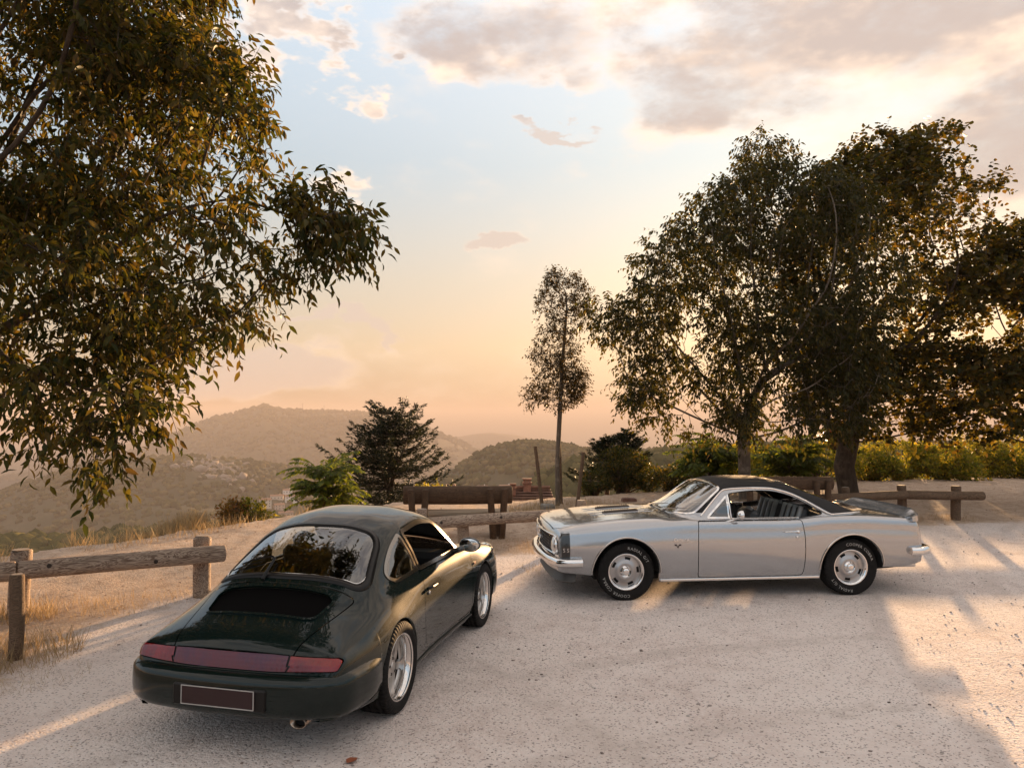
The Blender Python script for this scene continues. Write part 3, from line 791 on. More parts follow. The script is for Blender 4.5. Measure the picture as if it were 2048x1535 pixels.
        V = [(c[0]+.045*np.cos(a_)*(1.5 if np.cos(a_) < 0 else .5), c[1]+.105*np.sin(a_)*np.cos(b_), c[2]+.068*np.sin(a_)*np.sin(b_)) for a_ in th for b_ in ph]
        F = [(i*24+j, i*24+(j+1) % 24, (i+1)*24+(j+1) % 24, (i+1)*24+j) for i in range(8) for j in range(24)]
        mb.add(V, F); mo = mb.build('door_mirror', pbr('mirror_shell', (0.010, 0.014, 0.013), 0.18, coat=1.0), root, sharp=None)
        V, F = lathe([(0, .024), (.90, .0238), (1.0, .021)], 28, axis='x'); V = np.array(V)*np.array([1, .092, .056])+c; obj('mirror_glass', V, F, M_CHROME, mo)
    # light strip: centre reflector and the two corner lamps
    V, F = sh.part(kS, 0.006)
    fc = V[F].mean(1)
    def lens(name, c1, c2, f):
        m, t, out = mat_new(name); b = t.add('ShaderNodeBsdfPrincipled'); t.l.new(b.outputs[0], out.inputs[0])
        v = t.add('ShaderNodeTexCoord').outputs['Object']; sx = t.add('ShaderNodeSeparateXYZ', ins={0: v})
        t.l.new(t.mix(t.smooth(t.noise(v, 5, 4, .6), .38, .62), (*c1, 1), (*c2, 1)), b.inputs['Base Color']); b.inputs['Roughness'].default_value = .14; b.inputs['Coat Weight'].default_value = .35
        rib = t.math('ADD', t.math('SINE', t.math('MULTIPLY', sx.outputs[1], f)), t.math('MULTIPLY', t.math('SINE', t.math('MULTIPLY', sx.outputs[2], f*1.3)), .6))
        bn = t.add('ShaderNodeBump'); bn.inputs['Distance'].default_value = .0005; t.l.new(rib, bn.inputs['Height']); t.l.new(bn.outputs[0], b.inputs['Normal'])
        return m
    red = lens('reflector_red', (.065, .002, .020), (.095, .0025, .009), 190); lamp = lens('lamp_red', (.20, .005, .006), (.11, .003, .007), 150)
    def sub(mask):
        Fm = F[mask]; vid = np.unique(Fm); mp = -np.ones(len(V), int); mp[vid] = np.arange(len(vid)); return V[vid], mp[Fm]
    for nm, mk, mt in (('tail_reflector', np.abs(fc[:, 1]) < .410, red), ('tail_light', fc[:, 1] >= .424, lamp), ('tail_light', fc[:, 1] <= -.424, lamp)):
        vv, ff = sub(mk); obj(nm, vv, ff, mt, root)
    sh.build(kS, 'light_backing', M_TRIM, root, lift=0.0)
    # bumpers
    prof = [(-.08, .535), (-.02, .532), (.018, .516), (.036, .492), (.040, .474), (.043, .43), (.044, .37), (.038, .315), (.018, .282), (-.02, .262), (-.08, .258)]
    pts = [(3.575, .785), (3.70, .80), (3.86, .785), (4.00, .75), (4.09, .63), (4.145, .36), (4.165, 0)]
    full = [(x, -y) for x, y in pts] + [(x, y) for x, y in pts[-2::-1]]
    P, N = plan_path(full, 90); V, F = sweep(P, N, prof)
    bo = obj('rear_bumper', V, F, paint, root, sharp=60)
    for sg in (1, -1):    # seam strips on the bumper
        pass
    pts2 = [(0.585, .76), (.40, .745), (.22, .68), (.11, .55), (.04, .33), (.015, 0)]
    full2 = [(x, y) for x, y in pts2] + [(x, -y) for x, y in pts2[-2::-1]]
    P, N = plan_path(full2, 80); V, F = sweep(P, N, [(-.08, .50), (-.01, .495), (.02, .47), (.03, .43), (.03, .34), (.02, .25), (-.02, .20), (-.08, .19)])
    obj('front_bumper', V, F, paint, root, sharp=60)
    # number plate: plain dark face in a thin white border
    pm = MB().box((4.2125, 0, .395), (.004, .262, .060), bev=.003).build('number_plate', pbr('plate_face', (0.020, 0.004, 0.005), 0.45), root)
    w = MB()
    for (cy_, cz_, hy, hz_) in ((0, .4515, .258, .0028), (0, .3385, .258, .0028), (-.2565, .395, .0028, .057), (.2565, .395, .0028, .057)):
        w.box((4.2168, cy_, cz_), (.0012, hy, hz_))
    w.build('plate_border', M_WHITE, pm, smooth=False)
    # recess panels either side of the plate
    MB().box((4.186, 0, .39), (.022, .33, .068), bev=.01).build('plate_recess', M_TRIM, root)
    # exhaust
    V, F = lathe([(.030, -.16), (.034, .0), (.0365, .0), (.0375, -.004), (.0375, -.16)], 28, axis='x')
    V = np.array(V)*np.array([1, 1.5, .95])+np.array([4.11, .50, .245]); obj('exhaust_tip', V, F, pbr('exhaust_steel', (.35, .28, .22), .25, 1.0, var=.3), root)
    V, F = lathe([(0, 0), (.032, 0)], 20, axis='x'); V = np.array(V)*np.array([1, 1.5, .95])+np.array([4.06, .50, .245]); obj('exhaust_bore', V, F, M_UNDER, root)
    # sill trim
    for sg in (1, -1):
        L = sh.line('side', [(x, .215) for x in np.linspace(1.30, 2.86, 40)], sg, 0.004)
        MB().tube(L, 0.010, 6).build('sill_strip', pbr('sill_black', (.012, .013, .013), .3), root)
        # headlamp
        c = np.array([.235, sg*.60, .635])
        V, F = lathe([(0, -.03), (.05, -.025), (.085, -.008), (.098, .012), (.105, .012), (.106, .05), (.102, .16)], 32, axis='x'); V = np.array(V); V[:, 0] += 0.22*V[:, 2]
        obj('headlight', V+c, F, M_CHROME, root)
        # side repeater
        p = sh.line('side', [(1.24, .70)], sg, 0.006)[0]
        MB().box(p, (.022, .004, .011), bev=.003).build('side_repeater', pbr('amber_lens', (.75, .45, .30), .2), root)
    # rear wiper
    a0 = sh.line('plan', [(3.465, -.16)], 1, 0.015)[0]
    L = sh.line('plan', [(3.41, -.16), (3.35, -.165), (3.28, -.17), (3.26, -.20), (3.265, -.28), (3.28, -.36), (3.30, -.43)], 1, 0.028)
    w = MB().tube(np.concatenate([[a0], L[:3]]), [.014, .012, .010, .008], 8); w.tube(L[2:], [.010, .008, .007, .006, .005], 6)
    L2 = sh.line('plan', [(3.29, -.28), (3.295, -.35), (3.305, -.42), (3.32, -.50)], 1, 0.010); w.tube(L2, .005, 5)
    w.build('rear_wiper', M_TRIM, root)
    # engine badge script is not shown in the photograph; lid lock only
    # cabin
    MB().box((2.30, 0, .205), (1.50, .62, .025)).build('floor_pan', M_UNDER, root, smooth=False)
    MB().box((2.10, 0, .42), (.95, .66, .02)).build('cabin_floor', M_DARK, root, smooth=False)
    ib = MB()
    ib.box((1.60, 0, .78), (.14, .62, .09), bev=.05)
    ib.build('dashboard', M_DARK, root)
    ps = MB(); ps.box((3.10, 0, .81), (.28, .56, .015), bev=.01); ps.box((2.84, 0, .66), (.05, .56, .16), bev=.04)
    ps.build('parcel_shelf', pbr('shelf_carpet', (.07, .055, .04), .9, var=.3), root)
    seat = pbr('black_leather', (.02, .018, .017), .55, var=.3, vscale=12)
    for sg in (1, -1):
        r_ = Matrix.Rotation(R(14), 3, 'Y')
        s_ = MB().box((2.12, sg*.36, .50), (.24, .22, .08), bev=.05); s_.box((2.42, sg*.36, .76), (.065, .23, .28), rot=r_, bev=.05); s_.box((2.495, sg*.36, 1.07), (.045, .12, .07), rot=r_, bev=.035)
        s_.build('seat', seat, root)
    # steering wheel on the left
    V, F = tube([(1.83+.06*math.sin(q)*.4, -.36+.18*math.cos(q), .83+.17*math.sin(q)) for q in np.linspace(0, 2*np.pi, 29)], .013, 8, False)
    obj('steering_wheel', V, F, M_TRIM, root)
    # rear-view mirror
    MB().box((1.88, 0, 1.21), (.012, .10, .028), bev=.01).tube([(1.88, 0, 1.23), (1.86, 0, 1.275)], .006, 6).build('inner_mirror', M_TRIM, root)
    # wheel wells
    for (xc, zc, r) in ARC:
        for sg in (1, -1):
            a_ = np.linspace(-0.04, np.pi+0.04, 26); V = []; F = []
            for q in a_:
                for yy in (.775, .50): V.append((xc+(r-.002)*math.cos(q), sg*yy, zc+(r-.002)*math.sin(q)))
            F = [(2*i, 2*i+1, 2*i+3, 2*i+2) for i in range(25)]
            V.append((xc, sg*.50, zc)); F += [(2*i+1, 52, 2*i+3) for i in range(25)]
            obj('wheel_liner', V, F, M_UNDER, root)
    # wheels: deep dished five spoke
    def wheel(x, y, r, w, rim, yaw=0.0, first={}):
        sg = 1 if y > 0 else -1
        e = empty('wheel', (x, y, r), (0 if sg > 0 else math.pi)+yaw); e.parent = root; e.rotation_euler = (0, R(random.uniform(0, 70)), (0 if sg > 0 else math.pi)+yaw); e.rotation_mode = 'ZYX' if False else 'XYZ'
        key = (r, w, rim)
        if key not in first:
            hw = w/2
            ty = tyre_mesh(r, w, rim, 58, (-.62, -.22, .22, .62), .055); ty.materials.append(M_RUBBER)
            V, F = lathe([(rim-.012, -hw*.85), (rim-.02, -hw*.3), (rim-.022, hw*.30), (rim-.020, hw*.62), (rim-.012, hw*.72), (rim-.004, hw*.80), (rim+.008, hw*.84), (rim+.009, hw*.90), (rim+.002, hw*.92), (rim-.006, hw*.86)], 72)
            lipm = np_mesh('rim', V, F); lipm.materials.append(pbr('polished_rim', (.74, .72, .70), .12, 1.0))
            # spokes and hub
            mb = MB(); face = hw*.34
            V, F = lathe([(0, face+.018), (.030, face+.018), (.034, face+.012), (.072, face+.010), (.080, face), (.080, face-.03)], 40); mb.add(V, F)
            for k in range(5):
                q = 2*np.pi*k/5; ro = rim-.022
                pts = [(.055, .036, .010), (.10, .030, .010), (.15, .030, .004), (ro-.02, .044, -.002), (ro+.002, .062, -.004)]
                V = []
                for (rr_, h_, o_) in pts:
                    for (tt_, dz_) in ((-h_, -.022), (-h_*.78, o_+.004), (h_*.78, o_+.004), (h_, -.022)):
                        V.append((rr_*math.cos(q)-tt_*math.sin(q), face+dz_, rr_*math.sin(q)+tt_*math.cos(q)))
                F = [(i*4+j, i*4+(j+1) % 4, (i+1)*4+(j+1) % 4, (i+1)*4+j) for i in range(4) for j in range(4)]
                mb.add(V, F)
            for k in range(30):
                q = 2*np.pi*k/30; V, F = lathe([(0, .004), (.0045, .003), (.005, 0)], 6); mb.add(np.array(V)+np.array([(rim-.034)*math.cos(q), face+.000, (rim-.034)*math.sin(q)]), F)
            sp = mb.mesh('spokes'); sp.set_sharp_from_angle(angle=R(35)); sp.materials.append(pbr('silver_spokes', (.52, .50, .48), .28, .9))
            V, F = lathe([(rim-.024, face-.010), (rim-.050, face-.008), (rim-.052, face-.02)], 60); ringm = np_mesh('r', V, F); ringm.materials.append(sp.materials[0])
            V, F = lathe([(.0, .004), (.011, .004), (.012, -.004)], 6)
            nm_ = np_mesh('lug_nut', V, F); nm_.materials.append(pbr('nut_dark', (.05, .045, .04), .4, .6))
            V, F = lathe([(0, face-.06), (rim-.05, face-.06), (rim-.055, face-.09)], 40); dm = np_mesh('brake_disc', V, F); dm.materials.append(pbr('brake_iron', (.08, .075, .07), .5, .8))
            first[key] = (ty, lipm, sp, ringm, dm, nm_, face)
        for nm, me_ in zip(('tyre', 'rim', 'spokes', 'rim_ring', 'brake_disc'), first[key]): obj(nm, me_, None, None, e)
        for k in range(5):
            q = 2*np.pi*(k+.5)/5; nu = obj('lug_nut', first[key][5], None, None, e); nu.location = (.057*math.cos(q), first[key][6]+.012, .057*math.sin(q))
        return e
    for sg in (1, -1):
        wheel(3.20, sg*.690, .322, .268, .230)
        wheel(0.93, sg*.680, .314, .225, .224, yaw=0.0)
    return root
sports_car()
# ------------------------------------------------------------------ silver two-door coupe with black vinyl roof
def coupe():
    root = empty('coupe', (0.317, 9.517, 0), 0.0986)
    tag(root, 'silver two-door muscle car with black vinyl roof and white lettered tyres, parked side-on', 'car')
    m, t, out = mat_new('silver_paint')
    b = t.add('ShaderNodeBsdfPrincipled'); t.l.new(b.outputs[0], out.inputs[0])
    vec = t.add('ShaderNodeTexCoord').outputs['Object']
    fl = t.add('ShaderNodeTexVoronoi'); t.l.new(vec, fl.inputs['Vector']); fl.inputs['Scale'].default_value = 900
    t.l.new(t.mix(t.add('ShaderNodeSeparateColor', ins={0: fl.outputs['Color']}).outputs[0], (0.38, 0.39, 0.405, 1), (0.48, 0.49, 0.505, 1)), b.inputs['Base Color'])
    b.inputs['Metallic'].default_value = 0.74; b.inputs['Roughness'].default_value = 0.16
    b.inputs['Coat Weight'].default_value = 1.0; b.inputs['Coat Roughness'].default_value = 0.03
    paint = m
    vinyl = pbr('black_vinyl', (0.006, 0.0055, 0.006), 0.62, spec=.3, var=.3, vscale=20, bump=.0006, bscale=260)
    S = []
    nz = lambda y, z: 0.09*(abs(y)/.8)**2.2
    top = lambda z4, z5, z6, z7, z8, z9, y4=.845, y5=.75, y6=.56, y7=.36, y8=.18: [(y4, z4), (y5, z5), (y6, z6), (y7, z7), (y8, z8), (0, z9)]
    S.append(stn(-.03, [(.76, .42), (.77, .425), (.77, .43), (.77, .435), (.76, .44), (.68, .442), (.52, .444), (.34, .445), (.17, .445), (0, .445)], lambda y, z: .12+.10*(abs(y)/.8)**2.2))
    S.append(stn(-.01, [(.80, .40), (.825, .44), (.83, .47), (.83, .50), (.82, .52), (.72, .525), (.53, .53), (.34, .53), (.17, .53), (0, .53)], lambda y, z: .06+.10*(abs(y)/.8)**2.2))
    S.append(stn(0.01, [(.81, .38), (.845, .44), (.86, .52), (.855, .60), (.835, .655), (.74, .665), (.55, .67), (.36, .672), (.18, .674), (0, .675)], lambda y, z: .02+.10*(abs(y)/.8)**2.2))
    S.append(stn(0.03, [(.815, .36), (.855, .44), (.875, .55), (.867, .66), (.838, .745), (.742, .765), (.55, .772), (.36, .776), (.18, .778), (0, .779)], nz))
    S.append(stn(0.08, [(.82, .35), (.862, .44), (.885, .56), (.875, .69), (.84, .785), (.745, .81), (.555, .82), (.36, .826), (.18, .829), (0, .83)], nz))
    S.append(stn(0.22, [(.82, .33), (.872, .44), (.897, .565), (.885, .70), (.845, .81), (.75, .842), (.56, .859), (.36, .865), (.18, .867), (0, .868)], lambda y, z: .04*(abs(y)/.8)**2.2))
    S.append(stn(0.50, [(.83, .30), (.882, .43), (.910, .57), (.896, .715), (.85, .838), (.755, .876), (.56, .895), (.36, .901), (.18, .904), (0, .905)]))
    S.append(stn(0.93, [(.845, .215), (.89, .38), (.920, .57), (.905, .73), (.855, .868), (.76, .912), (.56, .934), (.36, .941), (.18, .944), (0, .945)]))
    S.append(stn(1.35, [(.848, .205), (.888, .36), (.915, .57), (.902, .745), (.856, .888), (.77, .926), (.60, .950), (.40, .959), (.20, .963), (0, .965)]))
    S.append(stn(1.53, [(.848, .205), (.887, .36), (.913, .57), (.900, .75), (.856, .894), (.78, .920), (.68, .935), (.52, .952), (.27, .968), (0, .975)]))
    S.append(stn(1.68, [(.848, .205), (.886, .36), (.912, .57), (.898, .755), (.856, .898), (.795, .922), (.742, .935), (.665, .962), (.36, 1.015), (0, 1.035)]))
    S.append(stn(1.84, [(.848, .205), (.885, .355), (.911, .57), (.897, .757), (.856, .899), (.80, .920), (.755, .96), (.705, 1.005), (.37, 1.100), (0, 1.125)]))
    S.append(stn(2.00, [(.848, .205), (.885, .355), (.910, .57), (.896, .758), (.855, .899), (.80, .918), (.735, 1.025), (.660, 1.125), (.36, 1.195), (0, 1.215)]))
    S.append(stn(2.18, [(.848, .205), (.885, .355), (.910, .57), (.895, .758), (.855, .899), (.80, .917), (.712, 1.105), (.605, 1.250), (.34, 1.297), (0, 1.312)]))
    S.append(stn(2.50, [(.848, .205), (.884, .355), (.908, .57), (.893, .758), (.853, .897), (.80, .915), (.705, 1.120), (.595, 1.288), (.34, 1.343), (0, 1.358)]))
    S.append(stn(2.85, [(.848, .205), (.884, .355), (.907, .57), (.893, .758), (.853, .895), (.80, .914), (.705, 1.110), (.595, 1.275), (.34, 1.338), (0, 1.353)]))
    S.append(stn(3.10, [(.848, .21), (.886, .36), (.910, .57), (.898, .765), (.862, .905), (.80, .928), (.705, 1.085), (.592, 1.222), (.34, 1.292), (0, 1.308)]))
    S.append(stn(3.35, [(.848, .22), (.890, .37), (.917, .575), (.908, .78), (.873, .930), (.80, .952), (.70, 1.050), (.588, 1.145), (.34, 1.205), (0, 1.220)]))
    S.append(stn(3.675, [(.848, .24), (.895, .39), (.925, .58), (.916, .785), (.880, .938), (.79, .962), (.69, 1.00), (.585, 1.04), (.34, 1.085), (0, 1.097)]))
    S.append(stn(3.88, [(.845, .27), (.893, .41), (.922, .58), (.913, .78), (.877, .933), (.785, .956), (.68, .966), (.57, .975), (.33, .990), (0, .996)]))
    S.append(stn(4.05, [(.842, .30), (.889, .42), (.917, .58), (.907, .772), (.871, .922), (.78, .944), (.66, .953), (.48, .959), (.26, .963), (0, .965)]))
    S.append(stn(4.40, [(.825, .335), (.873, .435), (.900, .58), (.889, .75), (.855, .893), (.765, .915), (.63, .926), (.46, .932), (.25, .936), (0, .938)]))
    tz = lambda y, z: -.05*(abs(y)/.8)**3
    S.append(stn(4.60, [(.805, .36), (.852, .445), (.878, .58), (.867, .73), (.835, .858), (.75, .880), (.62, .89), (.45, .895), (.25, .898), (0, .90)], tz))
    S.append(stn(4.645, [(.795, .37), (.84, .445), (.865, .57), (.853, .70), (.822, .80), (.74, .82), (.61, .828), (.45, .832), (.25, .835), (0, .836)], tz))
    S.append(stn(4.655, [(.79, .37), (.83, .43), (.85, .51), (.84, .60), (.81, .665), (.73, .675), (.60, .68), (.45, .682), (.25, .684), (0, .685)], tz))
    S.append(stn(4.66, [(.78, .37), (.80, .39), (.81, .42), (.80, .45), (.78, .47), (.71, .472), (.59, .474), (.45, .475), (.25, .475), (0, .475)], tz))
    S.append(stn(4.665, [(.74, .37), (.74, .371), (.74, .372), (.74, .373), (.73, .374), (.66, .375), (.55, .376), (.42, .377), (.22, .378), (0, .378)], lambda y, z: -.12))
    ARC = [(0.93, 0.335, 0.392), (3.675, 0.335, 0.392)]
    sill = lambda u: 0.215 if 1.1 < u < 3.5 else (0.33 if u > 3.9 else 0.30)
    sh = Shell(S, 4, ARC, sill, n_u=320, n1=40, n2=54)
    up = lambda fc, fn: fn[:, 2] > 0.1
    sd = lambda sg: (lambda fc, fn: (fc[:, 1]*sg > 0.3))
    wind = round_poly([(1.575, -.45), (1.545, 0, .4), (1.575, .45), (1.70, .66), (1.79, .708), (2.155, .592), (2.175, .30), (2.18, 0, .3), (2.175, -.30), (2.155, -.592), (1.79, -.708), (1.70, -.66)], .04)
    rearw = round_poly([(3.12, -.50), (3.10, 0, .3), (3.12, .50), (3.72, .545), (3.80, .40), (3.83, 0, .3), (3.80, -.40), (3.72, -.545)], .05)
    hood = round_poly([(.115, -.60), (.085, 0, .5), (.115, .60), (.19, .735), (1.49, .735), (1.535, .60), (1.52, 0, .4), (1.535, -.60), (1.49, -.735), (.19, -.735)], .03)
    trunk = round_poly([(3.97, -.60), (3.985, 0, .3), (3.97, .60), (4.03, .68), (4.58, .66), (4.60, 0, .3), (4.58, -.66), (4.03, -.68)], .04)
    vent = round_poly([(1.935, .935), (2.205, 1.175), (2.205, .930)], .015)
    glass = round_poly([(2.245, .925), (2.245, 1.205, .02), (2.50, 1.238, .2), (2.80, 1.232, .2), (3.02, 1.175, .15), (3.20, 1.085, .1), (3.385, .968, .05), (3.20, .940, .1), (3.05, .925)], .02)
    door = round_poly([(1.785, .255), (1.775, .60, .2), (1.795, .905, .02), (3.06, .908, .02), (3.085, .75, .2), (3.085, .45, .2), (3.065, .255, .06)], .03)
    roofp = round_poly([(1.80, .99, .01), (1.895, .99, .01), (2.12, 1.195, .02), (2.19, 1.242, .02), (2.50, 1.284, .2), (2.83, 1.272, .2), (3.06, 1.208, .15), (3.26, 1.105, .12), (3.485, .966, .02), (3.90, .968, .01), (3.93, 1.0, .01), (3.93, 1.6, .01), (1.80, 1.6, .01)], .01)
    kW = sh.cutp('windshield', 'plan', wind, up, gap=.004)
    kR = sh.cutp('rear_window', 'plan', rearw, up, gap=.004)
    kH = sh.cutp('hood', 'plan', hood, lambda fc, fn: (fn[:, 2] > .3), gap=.008)
    kT = sh.cutp('trunk_lid', 'plan', trunk, lambda fc, fn: (fn[:, 2] > .3), gap=.008)
    kv, kg, kD = {}, {}, {}
    for sg in (-1, 1):
        kv[sg] = sh.cutp('vent_window', 'side', vent, sd(sg), gap=.004)
        kg[sg] = sh.cutp('window_opening', 'side', glass, sd(sg), gap=.004)
        kD[sg] = sh.cutp('door', 'side', door, sd(sg), gap=.009)
    kP = sh.cutp('vinyl_roof', 'side', roofp, lambda fc, fn: (fc[:, 2] > .96) & ((fc[:, 0] > 2.17) | (np.abs(fc[:, 1]) > .56)), gap=.0)
    # black nose stripe that wraps the front end
    stripe = round_poly([(.165, .36), (.165, .90), (.265, .90), (.265, .36)], .005)
    kB = {}
    for sg in (-1, 1): kB[sg] = sh.cutp('nose_stripe', 'side', stripe, lambda fc, fn, sg=sg: (fc[:, 1]*sg > .3) & (fn[:, 1]*sg > .5) & (fc[:, 2] > .475) & (fc[:, 2] < .79), gap=.0)
    grille = round_poly([(-.80, .52), (-.80, .72), (-.74, .752), (.74, .752), (.80, .72), (.80, .52), (.72, .495), (-.72, .495)], .03)
    kF = sh.cutp('grille_opening', 'end', grille, lambda fc, fn: (fc[:, 0] < .25) & (fn[:, 0] < -.25), gap=.004)
    tailp = round_poly([(-.78, .56), (-.78, .78), (.78, .78), (.78, .56)], .03)
    kX = sh.cutp('tail_panel', 'end', tailp, lambda fc, fn: (fc[:, 0] > 4.4) & (fn[:, 0] > .4), gap=.004)
    sh.build(0, 'body', paint, root)
    ho = sh.build(kH, 'hood', paint, root); to = sh.build(kT, 'trunk_lid', paint, root)
    sh.build(kP, 'vinyl_roof', vinyl, root, lift=.003)
    sh.build(kX, 'tail_panel', paint, root)
    blk = pbr('stripe_black', (.010, .010, .010), .25, coat=1.0)
    for sg in (-1, 1): sh.build(kB[sg], 'nose_stripe', blk, root)
    for k, nm, q in ((kW, 'windshield', wind), (kR, 'rear_window', rearw)):
        o = sh.build(k, nm, M_GLASS, root, lift=-.002)
        V, F = frame_strip(sh, 'plan', q, 1, .026, .006); obj('window_trim', V, F, M_CHROME, o, sharp=50)
    # hood vents: two long louvred inserts, and the raised centre
    dk = pbr('vent_bronze', (.05, .032, .022), .45, .4)
    for yy in (-.215, .215):
        bx_ = sh.line('plan', [(x, yy) for x in np.linspace(.80, 1.235, 12)], 1, .010)
        V, F = sweep(bx_-np.array([0, 0, .012]), np.tile([0, 1, 0], (12, 1)), [(-.050, 0), (-.044, .018), (-.034, .021), (.034, .021), (.044, .018), (.050, 0)])
        vo_ = obj('hood_vent', V, F, dk, ho, sharp=40)
        lb = MB()
        for x in np.linspace(.83, 1.21, 14):
            p = sh.line('plan', [(x, yy)], 1, .022)[0]; lb.box(p, (.006, .034, .004))
        lb.build('louvres', dk, vo_, smooth=False)
        for q in (-1, 1):   # pressed shoulders beside each vent
            L = sh.line('plan', [(x, yy+q*.075) for x in np.linspace(.62, 1.42, 16)], 1, .001)
            MB().tube(L, [.002]+[.005]*14+[.002], 6).build('hood_crease', paint, ho)
    for yy in (-.30, .30): 
        L = sh.line('plan', [(x, yy) for x in np.linspace(.14, .75, 16)], 1, .0015)
    # front end: recessed black grille, surround, lamps
    M_GR = pbr('grille_black', (.010, .009, .009), .5)
    gx = lambda y: .03+.09*(abs(y)/.8)**2.2
    mb = MB(); ys = np.linspace(-.79, .79, 40); V = []
    for y in ys: V += [(gx(y)+.085, y, .50), (gx(y)+.085, y, .75)]
    mb.add(V, [(2*i, 2*i+1, 2*i+3, 2*i+2) for i in range(39)])
    gb = mb.build('grille', M_GR, root)
    for z in np.linspace(.530, .735, 7):
        MB().tube([(gx(y)+.05, y, z) for y in np.linspace(-.55, .55, 24)], .005, 5).build('grille_bar', M_GR, gb)
    for y in np.linspace(-.52, .52, 9):
        MB().tube([(gx(y)+.052, y, .515), (gx(y)+.052, y, .745)], .0045, 5).build('grille_bar', M_GR, gb)
    L = []
    for p in grille:
        L.append((gx(p[0])+.02-.10*max(0, (.66-p[1])) + .012, p[0], p[1]))
    L.append(L[0])
    MB().tube(sh.line('end', [tuple(p) for p in grille]+[tuple(grille[0])], -1, .004), .009, 6, False).build('grille_surround', M_CHROME, root)
    for z in (.535, ):
        MB().tube([(gx(y)+.02, y, z) for y in np.linspace(-.70, .70, 40)], .006, 5).build('lower_bar', M_CHROME, gb)
    for sg in (-1, 1):
        c = np.array([gx(.66)+.02, sg*.675, .632])
        V, F = lathe([(0, -.035), (.045, -.030), (.075, -.014), (.084, 0)], 36, axis='x')
        hl = obj('headlight', np.array(V)+c, F, pbr('lamp_glass', (.72, .72, .70), .08, .35, coat=1.0, bump=.002, bscale=60), root)
        V, F = lathe([(.084, -.004), (.088, -.012), (.103, -.010), (.110, .004), (.110, .09)], 40, axis='x'); obj('headlight_ring', np.array(V)+c, F, M_CHROME, hl, sharp=60)
        # turn lamps low in the valance
        V, F = lathe([(0, -.010), (.036, -.004), (.042, .008)], 24, axis='x'); obj('turn_lamp', np.array(V)*np.array([1, 1.3, .9])+np.array([.17, sg*.55, .375]), F, pbr('white_lens', (.6, .58, .55), .15), root)
    def letters(txt, fn_pos, size, mat, name, parent, ext=.002):
        mb_ = MB()
        for k, ch in enumerate(txt):
            if ch == ' ': continue
            V, F, w = text_mesh(ch, size, ext); o_, ux, uy, uz = fn_pos(k)
            mb_.add(np.array(o_)+V[:, :1]*np.array(ux)+V[:, 1:2]*np.array(uy)+V[:, 2:3]*np.array(uz), F)
        return mb_.build(name, mat, parent, smooth=False)
    # SS badges: grille centre and on the stripe
    for k_ in range(2): letters('S', lambda k, k_=k_: ((.055, .045-.09*k_, .635), (0, -1, 0), (0, 0, 1), (-1, 0, 0)), .11, M_CHROME, 'grille_badge', gb, .006)
    for sg in (-1, 1):
        fp = lambda k, sg=sg: (sh.line('side', [(.195+.045*(k if sg < 0 else 1-k), .600)], sg, .004)[0], (1 if sg < 0 else -1, 0, 0), (0, 0, 1), (0, sg, 0))
        letters('SS', fp, .062, M_CHROME, 'stripe_badge', root, .003)
        # script on the fender and small crest below
        fs = lambda k, sg=sg: (sh.line('side', [(1.50+.030*(k if sg < 0 else 5-k), .705)], sg, .003)[0], (1 if sg < 0 else -1, 0, 0), (.15 if sg < 0 else -.15, 0, 1), (0, sg, 0))
        letters('Camaro', fs, .046, M_CHROME, 'fender_script', root, .002)
        p = sh.line('side', [(1.53, .635)], sg, .004)[0]; ux = 1
        vb = MB()
        for d_ in (-1, 1): vb.tube([p+np.array([0, 0, -.022]), p+np.array([d_*.017, sg*.002, .010])], .0042, 5)
        vb.box(p+np.array([-.024, sg*.001, .010]), (.013, .002, .009)); vb.box(p+np.array([.026, sg*.001, .010]), (.012, .002, .008))
        vb.build('fender_crest', pbr('crest_dark', (.06, .055, .06), .3, .7), root, smooth=False)
    # crest on the nose
    p = sh.line('plan', [(.085, -.10)], 1, .004)[0]; letters('Camaro', lambda k: (sh.line('plan', [(.095-.0*k, .26-.030*k+.33)], 1, .003)[0]*np.array([1, 1, 1]), (0, -1, 0), (1, 0, .1), (0, 0, 1)), .040, pbr('script_dark', (.08, .08, .085), .3, .8), 'nose_script', root, .002)
    # bumpers
    def bumper(pts, prof, name, front):
        full = ([(x, y) for x, y in pts]+[(x, -y) for x, y in pts[-2::-1]]) if front else ([(x, -y) for x, y in pts]+[(x, y) for x, y in pts[-2::-1]])
        P, N = plan_path(full, 84); V, F = sweep(P, N, prof); return obj(name, V, F, M_CHROME, root, sharp=50)
    bumper([(.40, .925), (.27, .925), (.16, .88), (.085, .72), (.03, .42), (.005, 0)],
           [(-.03, .500), (.012, .506), (.034, .492), (.042, .462), (.034, .428), (.012, .414), (-.03, .420)], 'front_bumper', True)
    bumper([(4.40, .92), (4.55, .915), (4.66, .85), (4.71, .60), (4.735, .30), (4.74, 0)],
           [(-.03, .565), (.010, .572), (.028, .555), (.034, .525), (.028, .495), (.010, .480), (-.03, .486)], 'rear_bumper', False)
    # valance and dark chin spoiler under the front bumper
    P, N = plan_path([(.42, .83), (.28, .825), (.19, .76), (.13, .55), (.09, .28), (.08, 0), (.09, -.28), (.13, -.55), (.19, -.76), (.28, -.825), (.42, -.83)], 70)
    V, F = sweep(P, N, [(-.02, .45), (.0, .45), (.012, .40), (.0, .33), (-.02, .315), (-.05, .31)]); obj('front_valance', V, F, paint, root, sharp=50)
    P, N = plan_path([(.36, .74), (.26, .70), (.20, .58), (.17, .30), (.165, 0), (.17, -.30), (.20, -.58), (.26, -.70), (.36, -.74)], 60)
    V, F = sweep(P, N, [(-.03, .345), (.0, .345), (.075, .225), (.060, .215), (-.02, .31)]); obj('chin_spoiler', V, F, pbr('chin_grey', (.09, .085, .08), .5), root, sharp=40)
